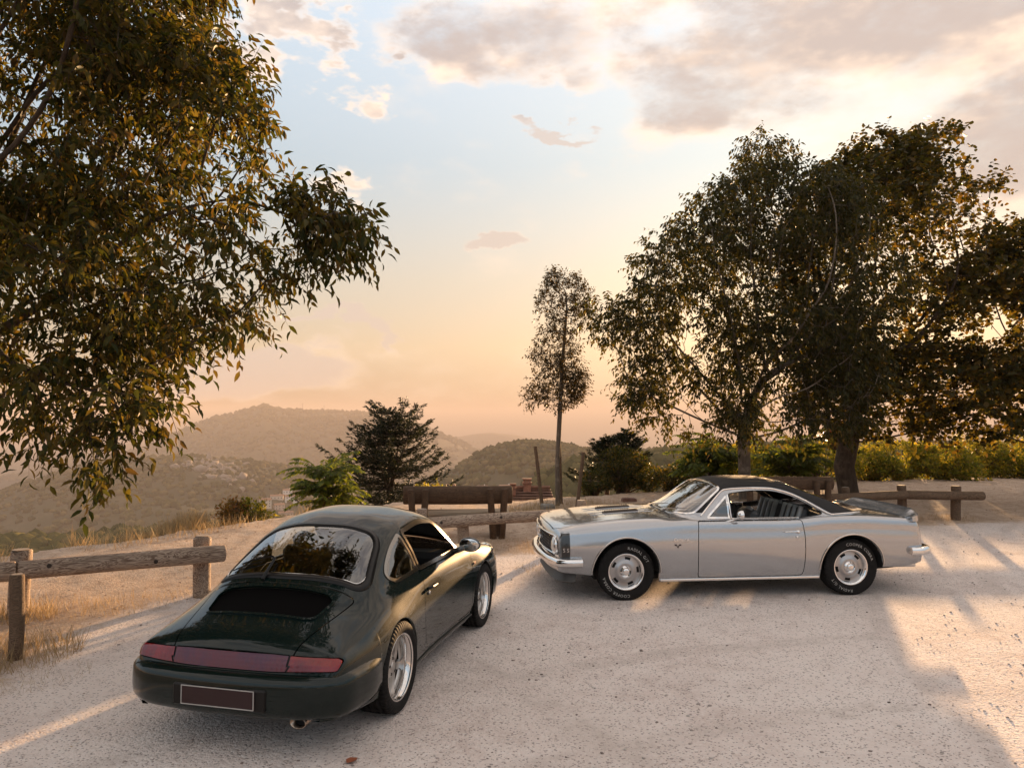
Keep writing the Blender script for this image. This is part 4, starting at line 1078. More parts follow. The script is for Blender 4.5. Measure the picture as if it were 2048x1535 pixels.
    # rear valance, tail lamps, spoiler, exhaust
    for sg in (-1, 1):
        for yy in (.40, .58):
            p = np.array([4.655-.02*(yy/.7)**3, sg*yy, .67]); MB().box(p, (.012, .075, .055), bev=.01).build('tail_light', pbr('tail_red', (.35, .012, .01), .2, coat=1.0), root)
        V, F = lathe([(.026, -.25), (.028, .04), (.031, .04), (.0315, -.25)], 24, axis='x'); obj('exhaust_tip', np.array(V)*np.array([1, 1.35, 1])+np.array([4.60, sg*.60, .305]), F, M_CHROME, root)
        MB().tube([(3.4, sg*.58, .27), (4.1, sg*.60, .285), (4.45, sg*.60, .305)], .030, 10).build('exhaust_pipe', M_UNDER, root)
    P, N = plan_path([(4.42, -.835), (4.50, -.80), (4.545, -.60), (4.565, -.3), (4.57, 0), (4.565, .3), (4.545, .60), (4.50, .80), (4.42, .835)], 60)
    zb = np.array([.875+.012*(1-(abs(p[1])/.8)**2) for p in P]); rise = np.array([.035+.075*min(1, (1-abs(p[1])/.86)*4) for p in P])
    V = []; pr = [(-.14, .004), (-.06, .45), (.02, .92), (.052, 1.0), (.062, .93), (.070, -.25), (-.02, -.25)]
    for p, n_, z_, r_ in zip(P, N, zb, rise):
        for (o_, u_) in pr: V.append(p+n_*o_+np.array([0, 0, z_+.012+u_*r_]))
    k = len(pr); F = [(i*k+j, i*k+(j+1) % k, (i+1)*k+(j+1) % k, (i+1)*k+j) for i in range(59) for j in range(k)]+[tuple(range(k-1, -1, -1)), tuple(range(59*k, 60*k))]
    obj('rear_spoiler', V, F, paint, root, sharp=50)
    # side details
    for sg in (-1, 1):
        d = sh.build(kD[sg], 'door', paint, root)
        vw = sh.build(kv[sg], 'vent_window', M_GLASS, d, lift=-.002)
        V, F = frame_strip(sh, 'side', vent, sg, .020, .006); obj('vent_frame', V, F, M_CHROME, d, sharp=50)
        # drip rail and roof mouldings
        L = sh.line('side', [(1.86, .955), (2.00, 1.085), (2.10, 1.175), (2.155, 1.222), (2.20, 1.245), (2.30, 1.258), (2.50, 1.266), (2.80, 1.255), (2.95, 1.220), (3.05, 1.185), (3.20, 1.112), (3.30, 1.050), (3.42, .972), (3.47, .955), (3.60, .961), (3.75, .966), (3.90, .965)], sg, .006)
        t_ = np.linspace(0, 1, len(L)); L = np.stack([np.interp(np.linspace(0, 1, 70), t_, L[:, c]) for c in range(3)], 1)
        MB().tube(L, .0085, 6).build('roof_moulding', M_CHROME, root)
        L = sh.line('side', [(2.225, .93), (2.225, 1.05), (2.225, 1.19)], sg, .003); MB().tube(L, .012, 6).build('vent_post', M_CHROME, d)
        L = sh.line('side', [tuple(p) for p in glass], sg, .002); MB().tube(np.concatenate([L, L[:1]]), .006, 5, False).build('window_seal', M_TRIM, root)
        L = sh.line('side', [(x, .925) for x in np.linspace(1.93, 3.06, 24)], sg, .002); MB().tube(L, .006, 5).build('sill_trim', M_CHROME, d)
        # handle and lock
        L = sh.line('side', [(2.83, .775), (2.86, .778), (2.93, .778), (2.985, .776)], sg, .0); off = np.array([0, sg*.026, 0])
        q = L.copy(); q[1:3] += off; q[0] += off*.9; q[3] += off*.2
        MB().tube(q, [.004, .006, .008, .012], 8).build('handle', M_CHROME, d)
        p = sh.line('side', [(3.00, .772)], sg, .006)[0]; V, F = lathe([(0, .016), (.017, .014), (.021, 0), (.021, -.01)], 20); obj('handle_button', np.array(V)*np.array([1, sg, 1])+p, F, M_CHROME, d)
        p = sh.line('side', [(2.985, .715)], sg, .003)[0]; V, F = lathe([(0, .006), (.012, .005), (.014, 0)], 16); obj('door_lock', np.array(V)*np.array([1, sg, 1])+p, F, M_CHROME, d)
        # rocker moulding and arch mouldings
        L = sh.line('side', [(x, .232) for x in np.linspace(1.335, 3.27, 50)], sg, .004)
        V, F = sweep(L, np.tile([0, sg, 0], (len(L), 1)), [(-.01, -.016), (.007, -.013), (.010, 0), (.007, .013), (-.01, .016)]); obj('rocker_moulding', V, F, M_CHROME, root, sharp=50)
        for (xc, zc, r) in ARC:
            a_ = np.linspace(-.02, math.pi+.02, 48); L = []
            for q in a_:
                h = sh.line('side', [(xc+(r+.010)*math.cos(q), zc+(r+.010)*math.sin(q))], sg, .003)
                if len(h): L.append(h[0])
            MB().tube(L, .010, 6).build('arch_moulding', pbr('satin_bright', (.62, .60, .58), .22, 1.0), root)
            V = []
            for q in np.linspace(-.03, math.pi+.03, 28):
                for yy in (.875, .56): V.append((xc+(r-.003)*math.cos(q), sg*yy, zc+(r-.003)*math.sin(q)))
            F = [(2*i, 2*i+1, 2*i+3, 2*i+2) for i in range(27)]; V.append((xc, sg*.56, zc)); F += [(2*i+1, 56, 2*i+3) for i in range(27)]
            obj('wheel_liner', V, F, M_UNDER, root)
    # door mirror on the driver's side
    base = sh.line('side', [(2.22, .905)], -1, 0)[0]
    ar = MB().tube([base+np.array([-.10, -.004, -.012]), base+np.array([-.02, -.016, .004]), base+np.array([.03, -.05, .03]), base+np.array([.05, -.085, .062])], [.006, .010, .010, .009], 8)
    c = base+np.array([.06, -.105, .078])
    V, F = lathe([(0, -.040), (.03, -.034), (.048, -.018), (.056, .004), (.057, .020), (.052, .024)], 30, axis='x'); ar.add(np.array(V)+c, F)
    mo = ar.build('door_mirror', M_CHROME, root, sharp=50)
    V, F = lathe([(0, .021), (.052, .022)], 30, axis='x'); obj('mirror_glass', np.array(V)+c, F, M_CHROME, mo)
    # wipers
    for (x0, y0, x1, y1) in ((1.545, -.30, 1.76, -.60), (1.535, .22, 1.66, -.16)):
        L = sh.line('plan', [(x0+(x1-x0)*q, y0+(y1-y0)*q) for q in np.linspace(0, 1, 8)], 1, .022)
        L[0, 2] -= .02; MB().tube(L, [.012, .008, .006, .006, .005, .005, .004, .004], 6).build('wiper', pbr('wiper_steel', (.30, .29, .28), .3, 1.0), root)
    # cowl vents
    cv = MB()
    for y in np.linspace(-.52, .52, 34):
        L = sh.line('plan', [(1.528, y)], 1, .001)
        if len(L): cv.box(L[0], (.014, .006, .002))
    # cabin
    MB().box((2.35, 0, .235), (1.75, .62, .03)).build('floor_pan', M_UNDER, root, smooth=False)
    MB().box((2.45, 0, .45), (.95, .74, .02)).build('cabin_floor', M_DARK, root, smooth=False)
    MB().box((1.76, 0, .84), (.16, .70, .08), bev=.05).build('dashboard', M_DARK, root)
    MB().box((3.62, 0, .90), (.28, .62, .015), bev=.01).build('parcel_shelf', M_DARK, root)
    pale = pbr('pale_vinyl', (.36, .36, .35), .42, var=.15, vscale=14)
    char = pbr('charcoal_vinyl', (.05, .052, .055), .45, var=.2)
    rot = Matrix.Rotation(R(15), 3, 'Y')
    for sg in (-1, 1):
        s_ = MB().box((2.30, sg*.36, .57), (.25, .25, .08), bev=.05); s_.box((2.585, sg*.36, .79), (.06, .25, .21), rot=rot, bev=.055)
        so_ = s_.build('front_seat', char, root)
        V, F = tube([np.array([2.585, sg*.36, .79])+np.array(rot)@np.array([0, .235*math.cos(q), .20*math.sin(q)+.005]) for q in np.linspace(.0, math.pi, 16)], .030, 8); obj('seat_bolster', V, F, pale, so_)
        r2 = Matrix.Rotation(R(18), 3, 'Y')
        bb = MB().box((3.22, sg*.34, .83), (.06, .26, .21), rot=r2, bev=.05); bs = bb.build('rear_seat_back', char, root)
        for k_ in range(4):
            o_ = np.array([3.22, sg*.34, .83]); V, F = tube([o_+np.array(r2)@np.array([-.062, -.21+.14*k_, z_]) for z_ in np.linspace(-.18, .19, 6)], .030, 8); obj('seat_roll', V, F, pale, bs)
    MB().box((3.02, 0, .60), (.24, .60, .09), bev=.05).build('rear_bench', char, root)
    a_ = np.linspace(0, 2*np.pi, 37); rs = np.array(Matrix.Rotation(R(-62), 3, 'Y'))
    V, F = tube([np.array([2.08, -.36, .91])+rs@np.array([.185*math.cos(q), .185*math.sin(q), 0]) for q in a_], .012, 8, False); st_ = obj('steering_wheel', V, F, pbr('wheel_rim_pale', (.32, .33, .32), .3), root)
    sp_ = MB()
    for q in (0.5, math.pi-.5, -math.pi/2): sp_.tube([(2.07, -.36, .90), np.array([2.08, -.36, .91])+rs@np.array([.18*math.sin(q), .18*math.cos(q), 0])], .007, 5)
    sp_.tube([(2.07, -.36, .90), (1.80, -.36, .80)], .025, 8); sp_.build('steering_column', M_TRIM, st_)
    MB().box((2.12, 0, 1.235), (.010, .11, .026), bev=.008).tube([(2.12, 0, 1.25), (2.13, 0, 1.30)], .005, 6).build('inner_mirror', M_TRIM, root)
    # wheels: steel rally type, five slots, trim ring, centre cap, white lettering
    cache = {}
    def wheel(x, y, r, w, rim, rot0):
        sg = 1 if y > 0 else -1
        e = empty('wheel', (x, y, r)); e.parent = root; e.rotation_euler = (0, 0, 0 if sg > 0 else math.pi)
        hw = w/2
        if 'm' not in cache:
            ty = tyre_mesh(r, w, rim, 70, (-.55, -.18, .18, .55), .05); ty.materials.append(M_RUBBER)
            silver = pbr('rally_silver', (.42, .41, .41), .32, .85)
            n = 100
            def skip(i, j): return j == 5 and (i % 20) < 7
            V, F = lathe([(0, hw*.52), (.052, hw*.52), (.075, hw*.60), (.100, hw*.62), (.112, hw*.52), (.136, hw*.45), (.166, hw*.42), (rim-.026, hw*.42), (rim-.020, hw*.30)], n, skip=skip)
            dm = np_mesh('wheel_disc', V, F); dm.materials.append(silver)
            V, F = lathe([(rim-.034, hw*.38), (rim-.030, hw*.52), (rim-.020, hw*.72), (rim-.006, hw*.86), (rim+.006, hw*.90), (rim+.010, hw*.84), (rim+.004, hw*.78)], 72); tm = np_mesh('trim_ring', V, F); tm.materials.append(M_CHROME)
            V, F = lathe([(0, hw*.95), (.018, hw*.95), (.034, hw*.93), (.043, hw*.82), (.046, hw*.74), (.066, hw*.70), (.070, hw*.56)], 48); cm_ = np_mesh('centre_cap', V, F); cm_.materials.append(M_CHROME)
            V, F = lathe([(0, hw*.12), (rim-.03, hw*.12), (rim-.012, -hw*.6), (rim-.012, -hw*.85)], 48); bm = np_mesh('brake_drum', V, F); bm.materials.append(pbr('drum_dark', (.02, .018, .017), .7))
            lm = MB()
            rt = rim+(r-rim)*.52
            def arc(txt, mid):
                adv = .030/rt; ws = [(text_mesh(ch, .046, 0)[2] if ch != ' ' else .014)+.009 for ch in txt]; tot = sum(ws)/rt; a0 = mid+tot/2
                for ch, w_ in zip(txt, ws):
                    a1 = a0-w_/2/rt; a0 -= w_/rt
                    if ch == ' ': continue
                    V, F, _ = text_mesh(ch, .046, .0)
                    rad_ = np.array([math.cos(a1), 0, math.sin(a1)]); tan_ = np.array([math.sin(a1), 0, -math.cos(a1)])
                    # seen from outside (+y looking to -y) x runs to the left
                    P = V[:, :1]*tan_+V[:, 1:2]*rad_ + rad_*rt
                    rr_ = np.linalg.norm(P[:, [0, 2]], axis=1)
                    P[:, 1] = np.interp(rr_, [rim, rim+(r-rim)*.45, r-.03, r], [hw*.95, hw*1.02, hw*.99, hw*.9])+.0018
                    lm.add(P*np.array([-1, 1, 1]), [f for f in F])
            arc('RADIAL G/T', 0.0); arc('COOPER COBRA', math.pi)
            lt = lm.mesh('l', False); lt.materials.append(M_WHITE)
            cache['m'] = (ty, dm, tm, cm_, bm, lt)
        for nm, me_ in zip(('tyre', 'wheel_disc', 'trim_ring', 'centre_cap', 'brake_drum', 'tyre_lettering'), cache['m']):
            o = obj(nm, me_, None, None, e)
            if nm in ('wheel_disc', 'tyre_lettering', 'tyre', 'centre_cap'): o.rotation_euler = (0, rot0, 0)
        return e
    for sg in (-1, 1):
        wheel(.93, sg*.755, .335, .225, .205, R(55)); wheel(3.675, sg*.755, .335, .225, .205, R(240))
    return root
coupe()
# ------------------------------------------------------------------ vegetation toolkit
def leaf_mat(name, cols, trans=0.45, tcol=None, rough=0.5, spec=0.22):
    """leaf: diffuse front, light passing through; colour differs from leaf to leaf"""
    m, t, out = mat_new(name)
    ri = t.add('ShaderNodeNewGeometry').outputs['Random Per Island']
    n = len(cols)
    base = t.ramp(ri, [(i/(n-1) if n > 1 else 0, c) for i, c in enumerate(cols)])
    b = t.add('ShaderNodeBsdfPrincipled'); t.l.new(base, b.inputs['Base Color']); b.inputs['Roughness'].default_value = rough; b.inputs['Specular IOR Level'].default_value = spec
    tr = t.add('ShaderNodeBsdfTranslucent')
    t.l.new(t.mix(1.0, base, tcol or (2.3, 2.0, 0.9, 1), 'MULTIPLY'), tr.inputs[0])
    mx = t.add('ShaderNodeMixShader', ins={0: trans, 1: b.outputs[0], 2: tr.outputs[0]}); t.l.new(mx.outputs[0], out.inputs[0])
    return m
LEAF_OVAL = (np.array([(0, 0, 0), (-.18, .34, .05), (.18, .34, .05), (0, .48, -.04), (-.14, .68, -.02), (.14, .68, -.02), (0, 1.0, -.24)]),
             np.array([(0, 3, 1), (0, 2, 3), (1, 3, 4), (3, 2, 5), (4, 3, 6), (3, 5, 6)]))
LEAF_SMALL = (np.array([(0, 0, 0), (-.22, .42, .05), (.22, .42, .05), (0, .45, -.02), (0, 1.0, -.10)]), np.array([(0, 3, 1), (0, 2, 3), (1, 3, 4), (3, 2, 4)]))
LEAF_ROUND = (np.array([(0, 0, 0), (-.40, .25, .06), (.40, .25, .06), (0, .35, -.02), (-.38, .62, .03), (.38, .62, .03), (0, 1.0, -.08)]), np.array([(0, 3, 1), (0, 2, 3), (1, 3, 4), (3, 2, 5), (3, 5, 6), (3, 6, 4)]))
LEAF_LANCE = (np.array([(0, 0, 0), (-.13, .40, .02), (.13, .40, .02), (0, 1.0, -.10)]), np.array([(0, 2, 1), (1, 2, 3)]))
def place(tmpl, P, D, N, S):
    """copies of a template: y along D, z along N, uniform scale S"""
    T, F = tmpl
    D = D/(np.linalg.norm(D, axis=1)[:, None]+1e-9); X = np.cross(D, N); X /= np.linalg.norm(X, axis=1)[:, None]+1e-9; Z = np.cross(X, D)
    V = P[:, None, :]+S[:, None, None]*(T[None, :, 0:1]*X[:, None, :]+T[None, :, 1:2]*D[:, None, :]+T[None, :, 2:3]*Z[:, None, :])
    k = len(T); FF = (F[None]+(np.arange(len(P))*k)[:, None, None]).reshape(-1, F.shape[1])
    return V.reshape(-1, 3), FF
def unit(n, g=rng):
    v = g.normal(size=(n, 3)); return v/(np.linalg.norm(v, axis=1)[:, None]+1e-9)
def in_ellipsoids(ells, n, g, shell=0.45):
    """random points in a union of ellipsoids, drawn to their surface"""
    vol = np.array([e[3]*e[4]*e[5]*(e[6] if len(e) > 6 else 1) for e in ells]); k = g.choice(len(ells), n, p=vol/vol.sum())
    E = np.array([e[:6] for e in ells])[k]; u = unit(n, g); r = g.random(n)**(1/3*shell+0.0)
    r = np.maximum(r, 0.0)
    return E[:, :3]+u*r[:, None]*E[:, 3:6]
def clumped(ells, n, g, shell, k, keep=.6, off=0.0):
    """points as above, gathered into clumps with gaps between"""
    Q = in_ellipsoids(ells, int(n/keep), g, shell)+0.0; o = off
    f = vnoise2(Q[:, 0]*k+o, Q[:, 2]*k)+vnoise2(Q[:, 1]*k+7.7, Q[:, 2]*k+3.1+o)+vnoise2(Q[:, 0]*k+31, Q[:, 1]*k+o)+.5*vnoise2(Q[:, 0]*k*2.3+o, Q[:, 2]*k*2.3)
    return Q[f > np.quantile(f, 1-keep)]
def colonize(base, A, step=0.28, di=2.2, dk=0.55, lean=None, iters=140, trunk_top=None, trop=0.0):
    """space colonisation: returns node positions and parents"""
    nodes = [np.array(base, float)]; par = [-1]
    if trunk_top is not None:
        tt = [np.array(q, float) for q in trunk_top]; prev = nodes[0]
        for q in tt:
            d = q-prev; n = max(1, int(np.linalg.norm(d)/step))
            for i in range(1, n+1): nodes.append(prev+d*i/n); par.append(len(nodes)-2)
            prev = q
    P = np.array(nodes); A = A.copy(); near = np.full(len(A), -1); nd = np.full(len(A), 1e9)
    for i, p in enumerate(P):
        d = np.linalg.norm(A-p, axis=1); m_ = d < nd; nd[m_] = d[m_]; near[m_] = i
    alive = np.ones(len(A), bool)
    for it in range(iters):
        act = alive & (nd < di)
        if not act.any():
            if not alive.any(): break
            di *= 1.3; 
            if di > 12: break
            continue
        idx = near[act]; D = A[act]-P[idx]; D /= np.linalg.norm(D, axis=1)[:, None]+1e-9
        u, inv = np.unique(idx, return_inverse=True); S_ = np.zeros((len(u), 3)); np.add.at(S_, inv, D)
        S_ += rng.normal(size=S_.shape)*0.12; S_[:, 2] += trop; S_ /= np.linalg.norm(S_, axis=1)[:, None]+1e-9
        new = P[u]+S_*step
        dd = np.linalg.norm(new[:, None]-P[None, u], axis=2).min(1) if len(u) < 2000 else np.full(len(u), 1)
        b0 = len(P); P = np.concatenate([P, new]); par += list(u)
        ai = np.where(alive)[0]
        dist = np.linalg.norm(A[ai][:, None]-new[None], axis=2); j = dist.argmin(1); dm = dist[np.arange(len(ai)), j]
        up_ = dm < nd[ai]; nd[ai[up_]] = dm[up_]; near[ai[up_]] = b0+j[up_]
        alive &= ~(nd < dk)
        if len(P) > 9000: break
    return P, np.array(par)
def radii(P, par, tip=0.006, ex=2.3, rmax=None):
    n = len(P); acc = np.zeros(n); ch = np.zeros(n, int)
    for i in range(n-1, 0, -1):
        if ch[i] == 0: acc[i] = tip**ex
        acc[par[i]] += acc[i]; ch[par[i]] += 1
    if ch[0] == 0: acc[0] = tip**ex
    r = acc**(1/ex)
    if rmax: r = r*np.where(r > rmax*0.25, 1, 1); r = np.minimum(r*(rmax/r[0])**np.clip(r/r[0], 0, 1), rmax)
    return r, ch
def branch_mesh(P, par, r, rmin=0.0, n_big=10):
    """limbs as tapering tubes, one tube per chain"""
    mb = MB(); n = len(P); kids = [[] for _ in range(n)]
    for i in range(1, n): kids[par[i]].append(i)
    stack = [(0, None)]
    while stack:
        i, frm = stack.pop(); chain = ([frm] if frm is not None else [])+[i]
        while kids[chain[-1]]:
            ks_ = sorted(kids[chain[-1]], key=lambda q: -r[q])
            for q in ks_[1:]: stack.append((q, chain[-1]))
            chain.append(ks_[0])
        if len(chain) < 2 or r[chain[1]] < rmin: continue
        rr = [r[q] for q in chain]
        if frm is not None: rr[0] = rr[1]
        big = max(rr); k = n_big if big > .08 else (6 if big > .02 else 4)
        V, F = tube(P[chain], rr, k, big > .03); mb.add(V, F)
    return mb
def twig_leaves(P, D, g, count, length, size, tmpl, droop, spread=0.9, jitter=0.25):
    """sprays of leaves along short twigs that start at P heading D; returns twig ends and leaf mesh arrays"""
    n = len(P); L = length*(0.6+0.8*g.random(n)); ts = np.linspace(.15, 1, count)
    pos = []; dr = []; nm = []
    D = D/(np.linalg.norm(D, axis=1)[:, None]+1e-9)
    side = np.cross(D, unit(n, g)); side /= np.linalg.norm(side, axis=1)[:, None]+1e-9
    for i, t_ in enumerate(ts):
        c = P+D*(L*t_)[:, None]; c[:, 2] -= droop*0.35*L*t_**2
        s_ = side*(1 if i % 2 else -1)
        d = D*0.55+s_*spread+g.normal(size=(n, 3))*jitter; d /= np.linalg.norm(d, axis=1)[:, None]; d[:, 2] -= droop*(0.75+0.5*g.random(n))
        pos.append(c); dr.append(d); nn = g.normal(size=(n, 3))*0.55; nn[:, 2] += 1.0; nm.append(nn)
    pos = np.concatenate(pos); dr = np.concatenate(dr); nm = np.concatenate(nm)
    ends = P+D*L[:, None]; ends[:, 2] -= droop*0.35*L
    S_ = size*(0.65+0.6*g.random(len(pos)))
    return ends, (pos, dr, nm, S_)
M_BARK = None
def bark(name, c1, c2, scale=7):
    m, t, out = mat_new(name); b = t.add('ShaderNodeBsdfPrincipled'); t.l.new(b.outputs[0], out.inputs[0])
    v = t.add('ShaderNodeTexCoord').outputs['Object']; mp = t.add('ShaderNodeMapping'); t.l.new(v, mp.inputs[0]); mp.inputs['Scale'].default_value = (1, 1, .25)
    n = t.noise(mp.outputs[0], scale*3, 6, .7, .4); n_ = t.noise(v, scale*.5, 4, .6)
    t.l.new(t.mix(t.smooth(n_, .5, .66), t.ramp(n, [(.3, c1), (.7, c2)]), (*[q*1.35 for q in c2], 1)), b.inputs['Base Color']); b.inputs['Roughness'].default_value = .9; b.inputs['Specular IOR Level'].default_value = .2
    bn = t.add('ShaderNodeBump'); bn.inputs['Distance'].default_value = .02; t.l.new(n, bn.inputs['Height']); t.l.new(bn.outputs[0], b.inputs['Normal'])
    return m
BARK_GREY = bark('bark_grey', (.085, .065, .05), (.17, .14, .11)); BARK_DARK = bark('bark_dark', (.04, .028, .02), (.09, .065, .045))
def tree(name, label, base, ells, seed, bark_m, leaf_m, group=None, n_att=900, step=.28, trunk=None, rmax=.15, twigs=2, count=9, tlen=.35, size=.09, tmpl=LEAF_OVAL, droop=.8, tip=.005, level=3, dk=.5, cat='tree', keep_leaves=0, fill=0, ck=1.1, keep=.62, shell=.5, up=.25, out_w=.9, trop=0.0, di=2.2):
    g = np.random.default_rng(seed)
    A = clumped(ells, n_att, g, shell, ck, keep, seed*.37)
    P, par = colonize(base, A, step=step, dk=dk, trunk_top=trunk, trop=trop, di=di)
    r, ch = radii(P, par, tip=tip, rmax=rmax)
    root = empty(name, tuple(base)); tag(root, label, cat, group)
    b0 = np.array(base, float)
    # distance from tip, to leaf the outer twigs only
    n = len(P); dep = np.zeros(n, int)
    for i in range(n-1, 0, -1): dep[par[i]] = max(dep[par[i]], dep[i]+1)
    lf = np.where((dep <= level) & (np.arange(n) > 0) & (r < .05))[0]; n0_ = len(lf)
    lf = np.repeat(lf, twigs)
    if twigs < 1: lf = lf
    D = P[lf]-P[par[lf]]; D /= np.linalg.norm(D, axis=1)[:, None]+1e-9
    cen = P[dep <= level].mean(0)
    o = P[lf]-cen; o /= np.linalg.norm(o, axis=1)[:, None]+1e-9
    D = D*.6+o*out_w*.6+unit(len(lf), g)*.75; D[:, 2] += up
    ends, (pos, dr, nm, S_) = twig_leaves(P[lf], D, g, count, tlen, size, tmpl, droop)
    bm = branch_mesh(P-b0, par, r)
    lfP = P[lf]
    if fill:       # further sprays that fill the crown between the limbs
        Q = clumped(ells, fill, g, .62, ck, keep*.92, seed*.37); nn_ = np.concatenate([((q_[:, None]-P[None])**2).sum(2).argmin(1) for q_ in np.array_split(Q, max(1, len(Q)//300))])
        d2 = Q-P[nn_]; l2 = np.linalg.norm(d2, axis=1); ok = l2 < 1.6; Q, nn_, d2, l2 = Q[ok], nn_[ok], d2[ok], l2[ok]
        D2 = d2/(l2[:, None]+1e-6)*.7+unit(len(Q), g)*.6; D2[:, 2] += up
        e2, (p2, dr2, nm2, S2) = twig_leaves(Q, D2, g, count, tlen, size, tmpl, droop)
        pos = np.concatenate([pos, p2]); dr = np.concatenate([dr, dr2]); nm = np.concatenate([nm, nm2]); S_ = np.concatenate([S_, S2])
        lfP = np.concatenate([lfP, Q, P[nn_]]); ends = np.concatenate([ends, e2, Q])
    for a_, e_ in zip(lfP-b0, ends-b0): 
        mid = (a_+e_)/2+np.array([0, 0, .02]); bm.v += [tuple(a_+np.array([.004, 0, 0])), tuple(a_-np.array([.004, 0, 0])), tuple(a_+np.array([0, .004, 0])), tuple(e_)]
        k = len(bm.v); bm.f += [(k-4, k-3, k-1), (k-3, k-2, k-1), (k-2, k-4, k-1)]
    bm.build('trunk', bark_m, root, sharp=None)
    pick = np.zeros(len(pos), bool)
    if keep_leaves:      # the leaves that show largest become pieces of their own
        x = pos[:, 0]/pos[:, 1]*FPX+1024; y = HOR-(pos[:, 2]-HC)/pos[:, 1]*FPX
        vis = (pos[:, 1] > .5) & (x > 5) & (x < 2040) & (y > 5) & (y < 1500); sc = np.where(vis, S_/np.maximum(pos[:, 1], .1), 0)
        pick[np.argsort(-sc)[:keep_leaves]] = True
    0 and print('TREE', label[:40], 'nodes', n, 'leafnodes', n0_, 'leaves', len(pos))
    V, F = place(tmpl, pos[~pick]-b0, dr[~pick], nm[~pick], S_[~pick])
    co = obj('crown', V, F, leaf_m, root); 
    if keep_leaves:
        co['kind'] = 'stuff'
        lm = np_mesh('leaf', tmpl[0], tmpl[1]); lm.materials.append(leaf_m)
        for i in np.where(pick)[0]:
            d = Vector(dr[i]).normalized(); x_ = d.cross(Vector(nm[i])).normalized(); z_ = x_.cross(d)
            lo = bpy.data.objects.new('leaf', lm); C.objects.link(lo); lo.parent = root
            lo.matrix_local = Matrix.LocRotScale(Vector(pos[i]-b0), Matrix((x_, d, z_)).transposed().to_quaternion(), Vector((S_[i],)*3))
    return root
def E_(px, py, d, rx, ry, rd, w=1):
    """ellipsoid given by where the photograph shows it, at its real distance; radii in pixels, depth radius in metres"""
    p = at(px, py, d); k = d/FPX; return (p.x, p.y, p.z, rx*k, rd, ry*k, w)
LM_NETTLE = leaf_mat('nettle_leaf', [(.016, .022, .005), (.030, .036, .007), (.052, .050, .010), (.085, .066, .014), (.065, .042, .013)], .45)
LM_NETTLE2 = leaf_mat('nettle_leaf_far', [(.016, .019, .006), (.028, .030, .008), (.042, .039, .011), (.065, .050, .015)], .48)
LM_LIME = leaf_mat('lime_leaf', [(.020, .022, .006), (.034, .033, .008), (.050, .043, .010), (.065, .050, .012), (.085, .055, .014)], .5, (2.2, 1.9, .8, 1))
LM_YOUNG = leaf_mat('young_leaf', [(.020, .018, .007), (.036, .028, .010), (.055, .038, .013)], .35)
LM_BUSH = leaf_mat('bush_leaf', [(.05, .065, .010), (.10, .11, .015), (.16, .15, .02), (.22, .16, .03)], .58)
LM_DARKBUSH = leaf_mat('dark_bush_leaf', [(.014, .022, .006), (.027, .037, .008), (.05, .052, .011), (.12, .075, .015)], .4)
LM_SUMAC = leaf_mat('pinnate_leaf', [(.04, .065, .012), (.08, .11, .016), (.13, .15, .022)], .5)
LM_CEDAR = leaf_mat('cedar_needle', [(.008, .013, .007), (.014, .020, .009), (.026, .027, .011)], .2)
LM_DRY = leaf_mat('dry_grass_blade', [(.20, .145, .08), (.31, .235, .135), (.42, .33, .20)], .40, (1.25, 1.1, .85, 1))
# ------------------------------------------------------------------ trees
tree('nettle_tree', 'big leafy tree with drooping golden lit leaves filling the upper left corner', (-6.3, 7.4, 0),
     [E_(60, 200, 7.0, 330, 300, 1.7), E_(320, 270, 6.6, 190, 230, 1.3), E_(140, 560, 6.6, 260, 210, 1.5), E_(330, 560, 6.4, 210, 150, 1.1), E_(560, 470, 6.4, 150, 80, .7, 2.6), E_(650, 450, 6.4, 95, 60, .5, 4),
      E_(410, 640, 6.3, 60, 80, .5, 2), E_(110, 790, 6.2, 170, 80, .9), E_(270, 810, 6.0, 85, 55, .5, 2), E_(195, 900, 5.8, 45, 70, .35, 3), E_(60, 850, 6.0, 70, 60, .5), E_(330, 60, 6.7, 150, 90, 1.0), E_(470, 200, 6.5, 60, 90, .6, 2), E_(-350, 250, 7.4, 330, 420, 2.2), E_(-300, 650, 7.2, 250, 200, 1.6), E_(100, -150, 7.3, 350, 250, 1.8), (-3.6, 5.0, 6.7, 1.5, 1.5, .8)],
     11, BARK_DARK, LM_NETTLE, n_att=5000, step=.17, dk=.23, rmax=.17, trunk=[(-6.2, 7.35, 1.6), (-5.9, 7.2, 2.4)], twigs=3, count=8, tlen=.27, size=.098, droop=.72, level=5, keep_leaves=300, fill=6900, ck=1.5, keep=.74, shell=.7, up=.1)
tree('nettle_tree', 'dark leafy tree with pale slim trunk right behind the silver car', (5.05, 16.3, 0),
     [E_(1560, 560, 16.0, 250, 230, 2.4), E_(1400, 590, 16, 150, 160, 1.7), E_(1300, 650, 15.8, 105, 70, .9, 1.5), E_(1215, 630, 15.8, 45, 35, .4, 4), E_(1330, 770, 15.8, 95, 65, 1.0, 1.5), E_(1480, 800, 15.6, 150, 75, 1.5), E_(1560, 420, 16.3, 150, 90, 1.5), E_(1530, 320, 16.2, 60, 45, .6, 3), E_(1450, 370, 16.2, 40, 35, .4, 3), E_(1640, 760, 15.6, 130, 120, 1.3), E_(1400, 830, 15.6, 130, 45, 1.0, 1.5), E_(1290, 780, 15.7, 50, 40, .6, 2), E_(1570, 835, 15.5, 140, 45, 1.2)],
     23, BARK_GREY, LM_NETTLE2, n_att=4000, step=.22, dk=.28, rmax=.135, trunk=[(5.05, 16.3, 1.9)], twigs=3, count=8, tlen=.36, size=.115, droop=.9, level=4, tmpl=LEAF_SMALL, up=.1, fill=3300, ck=1.2, keep=.68)
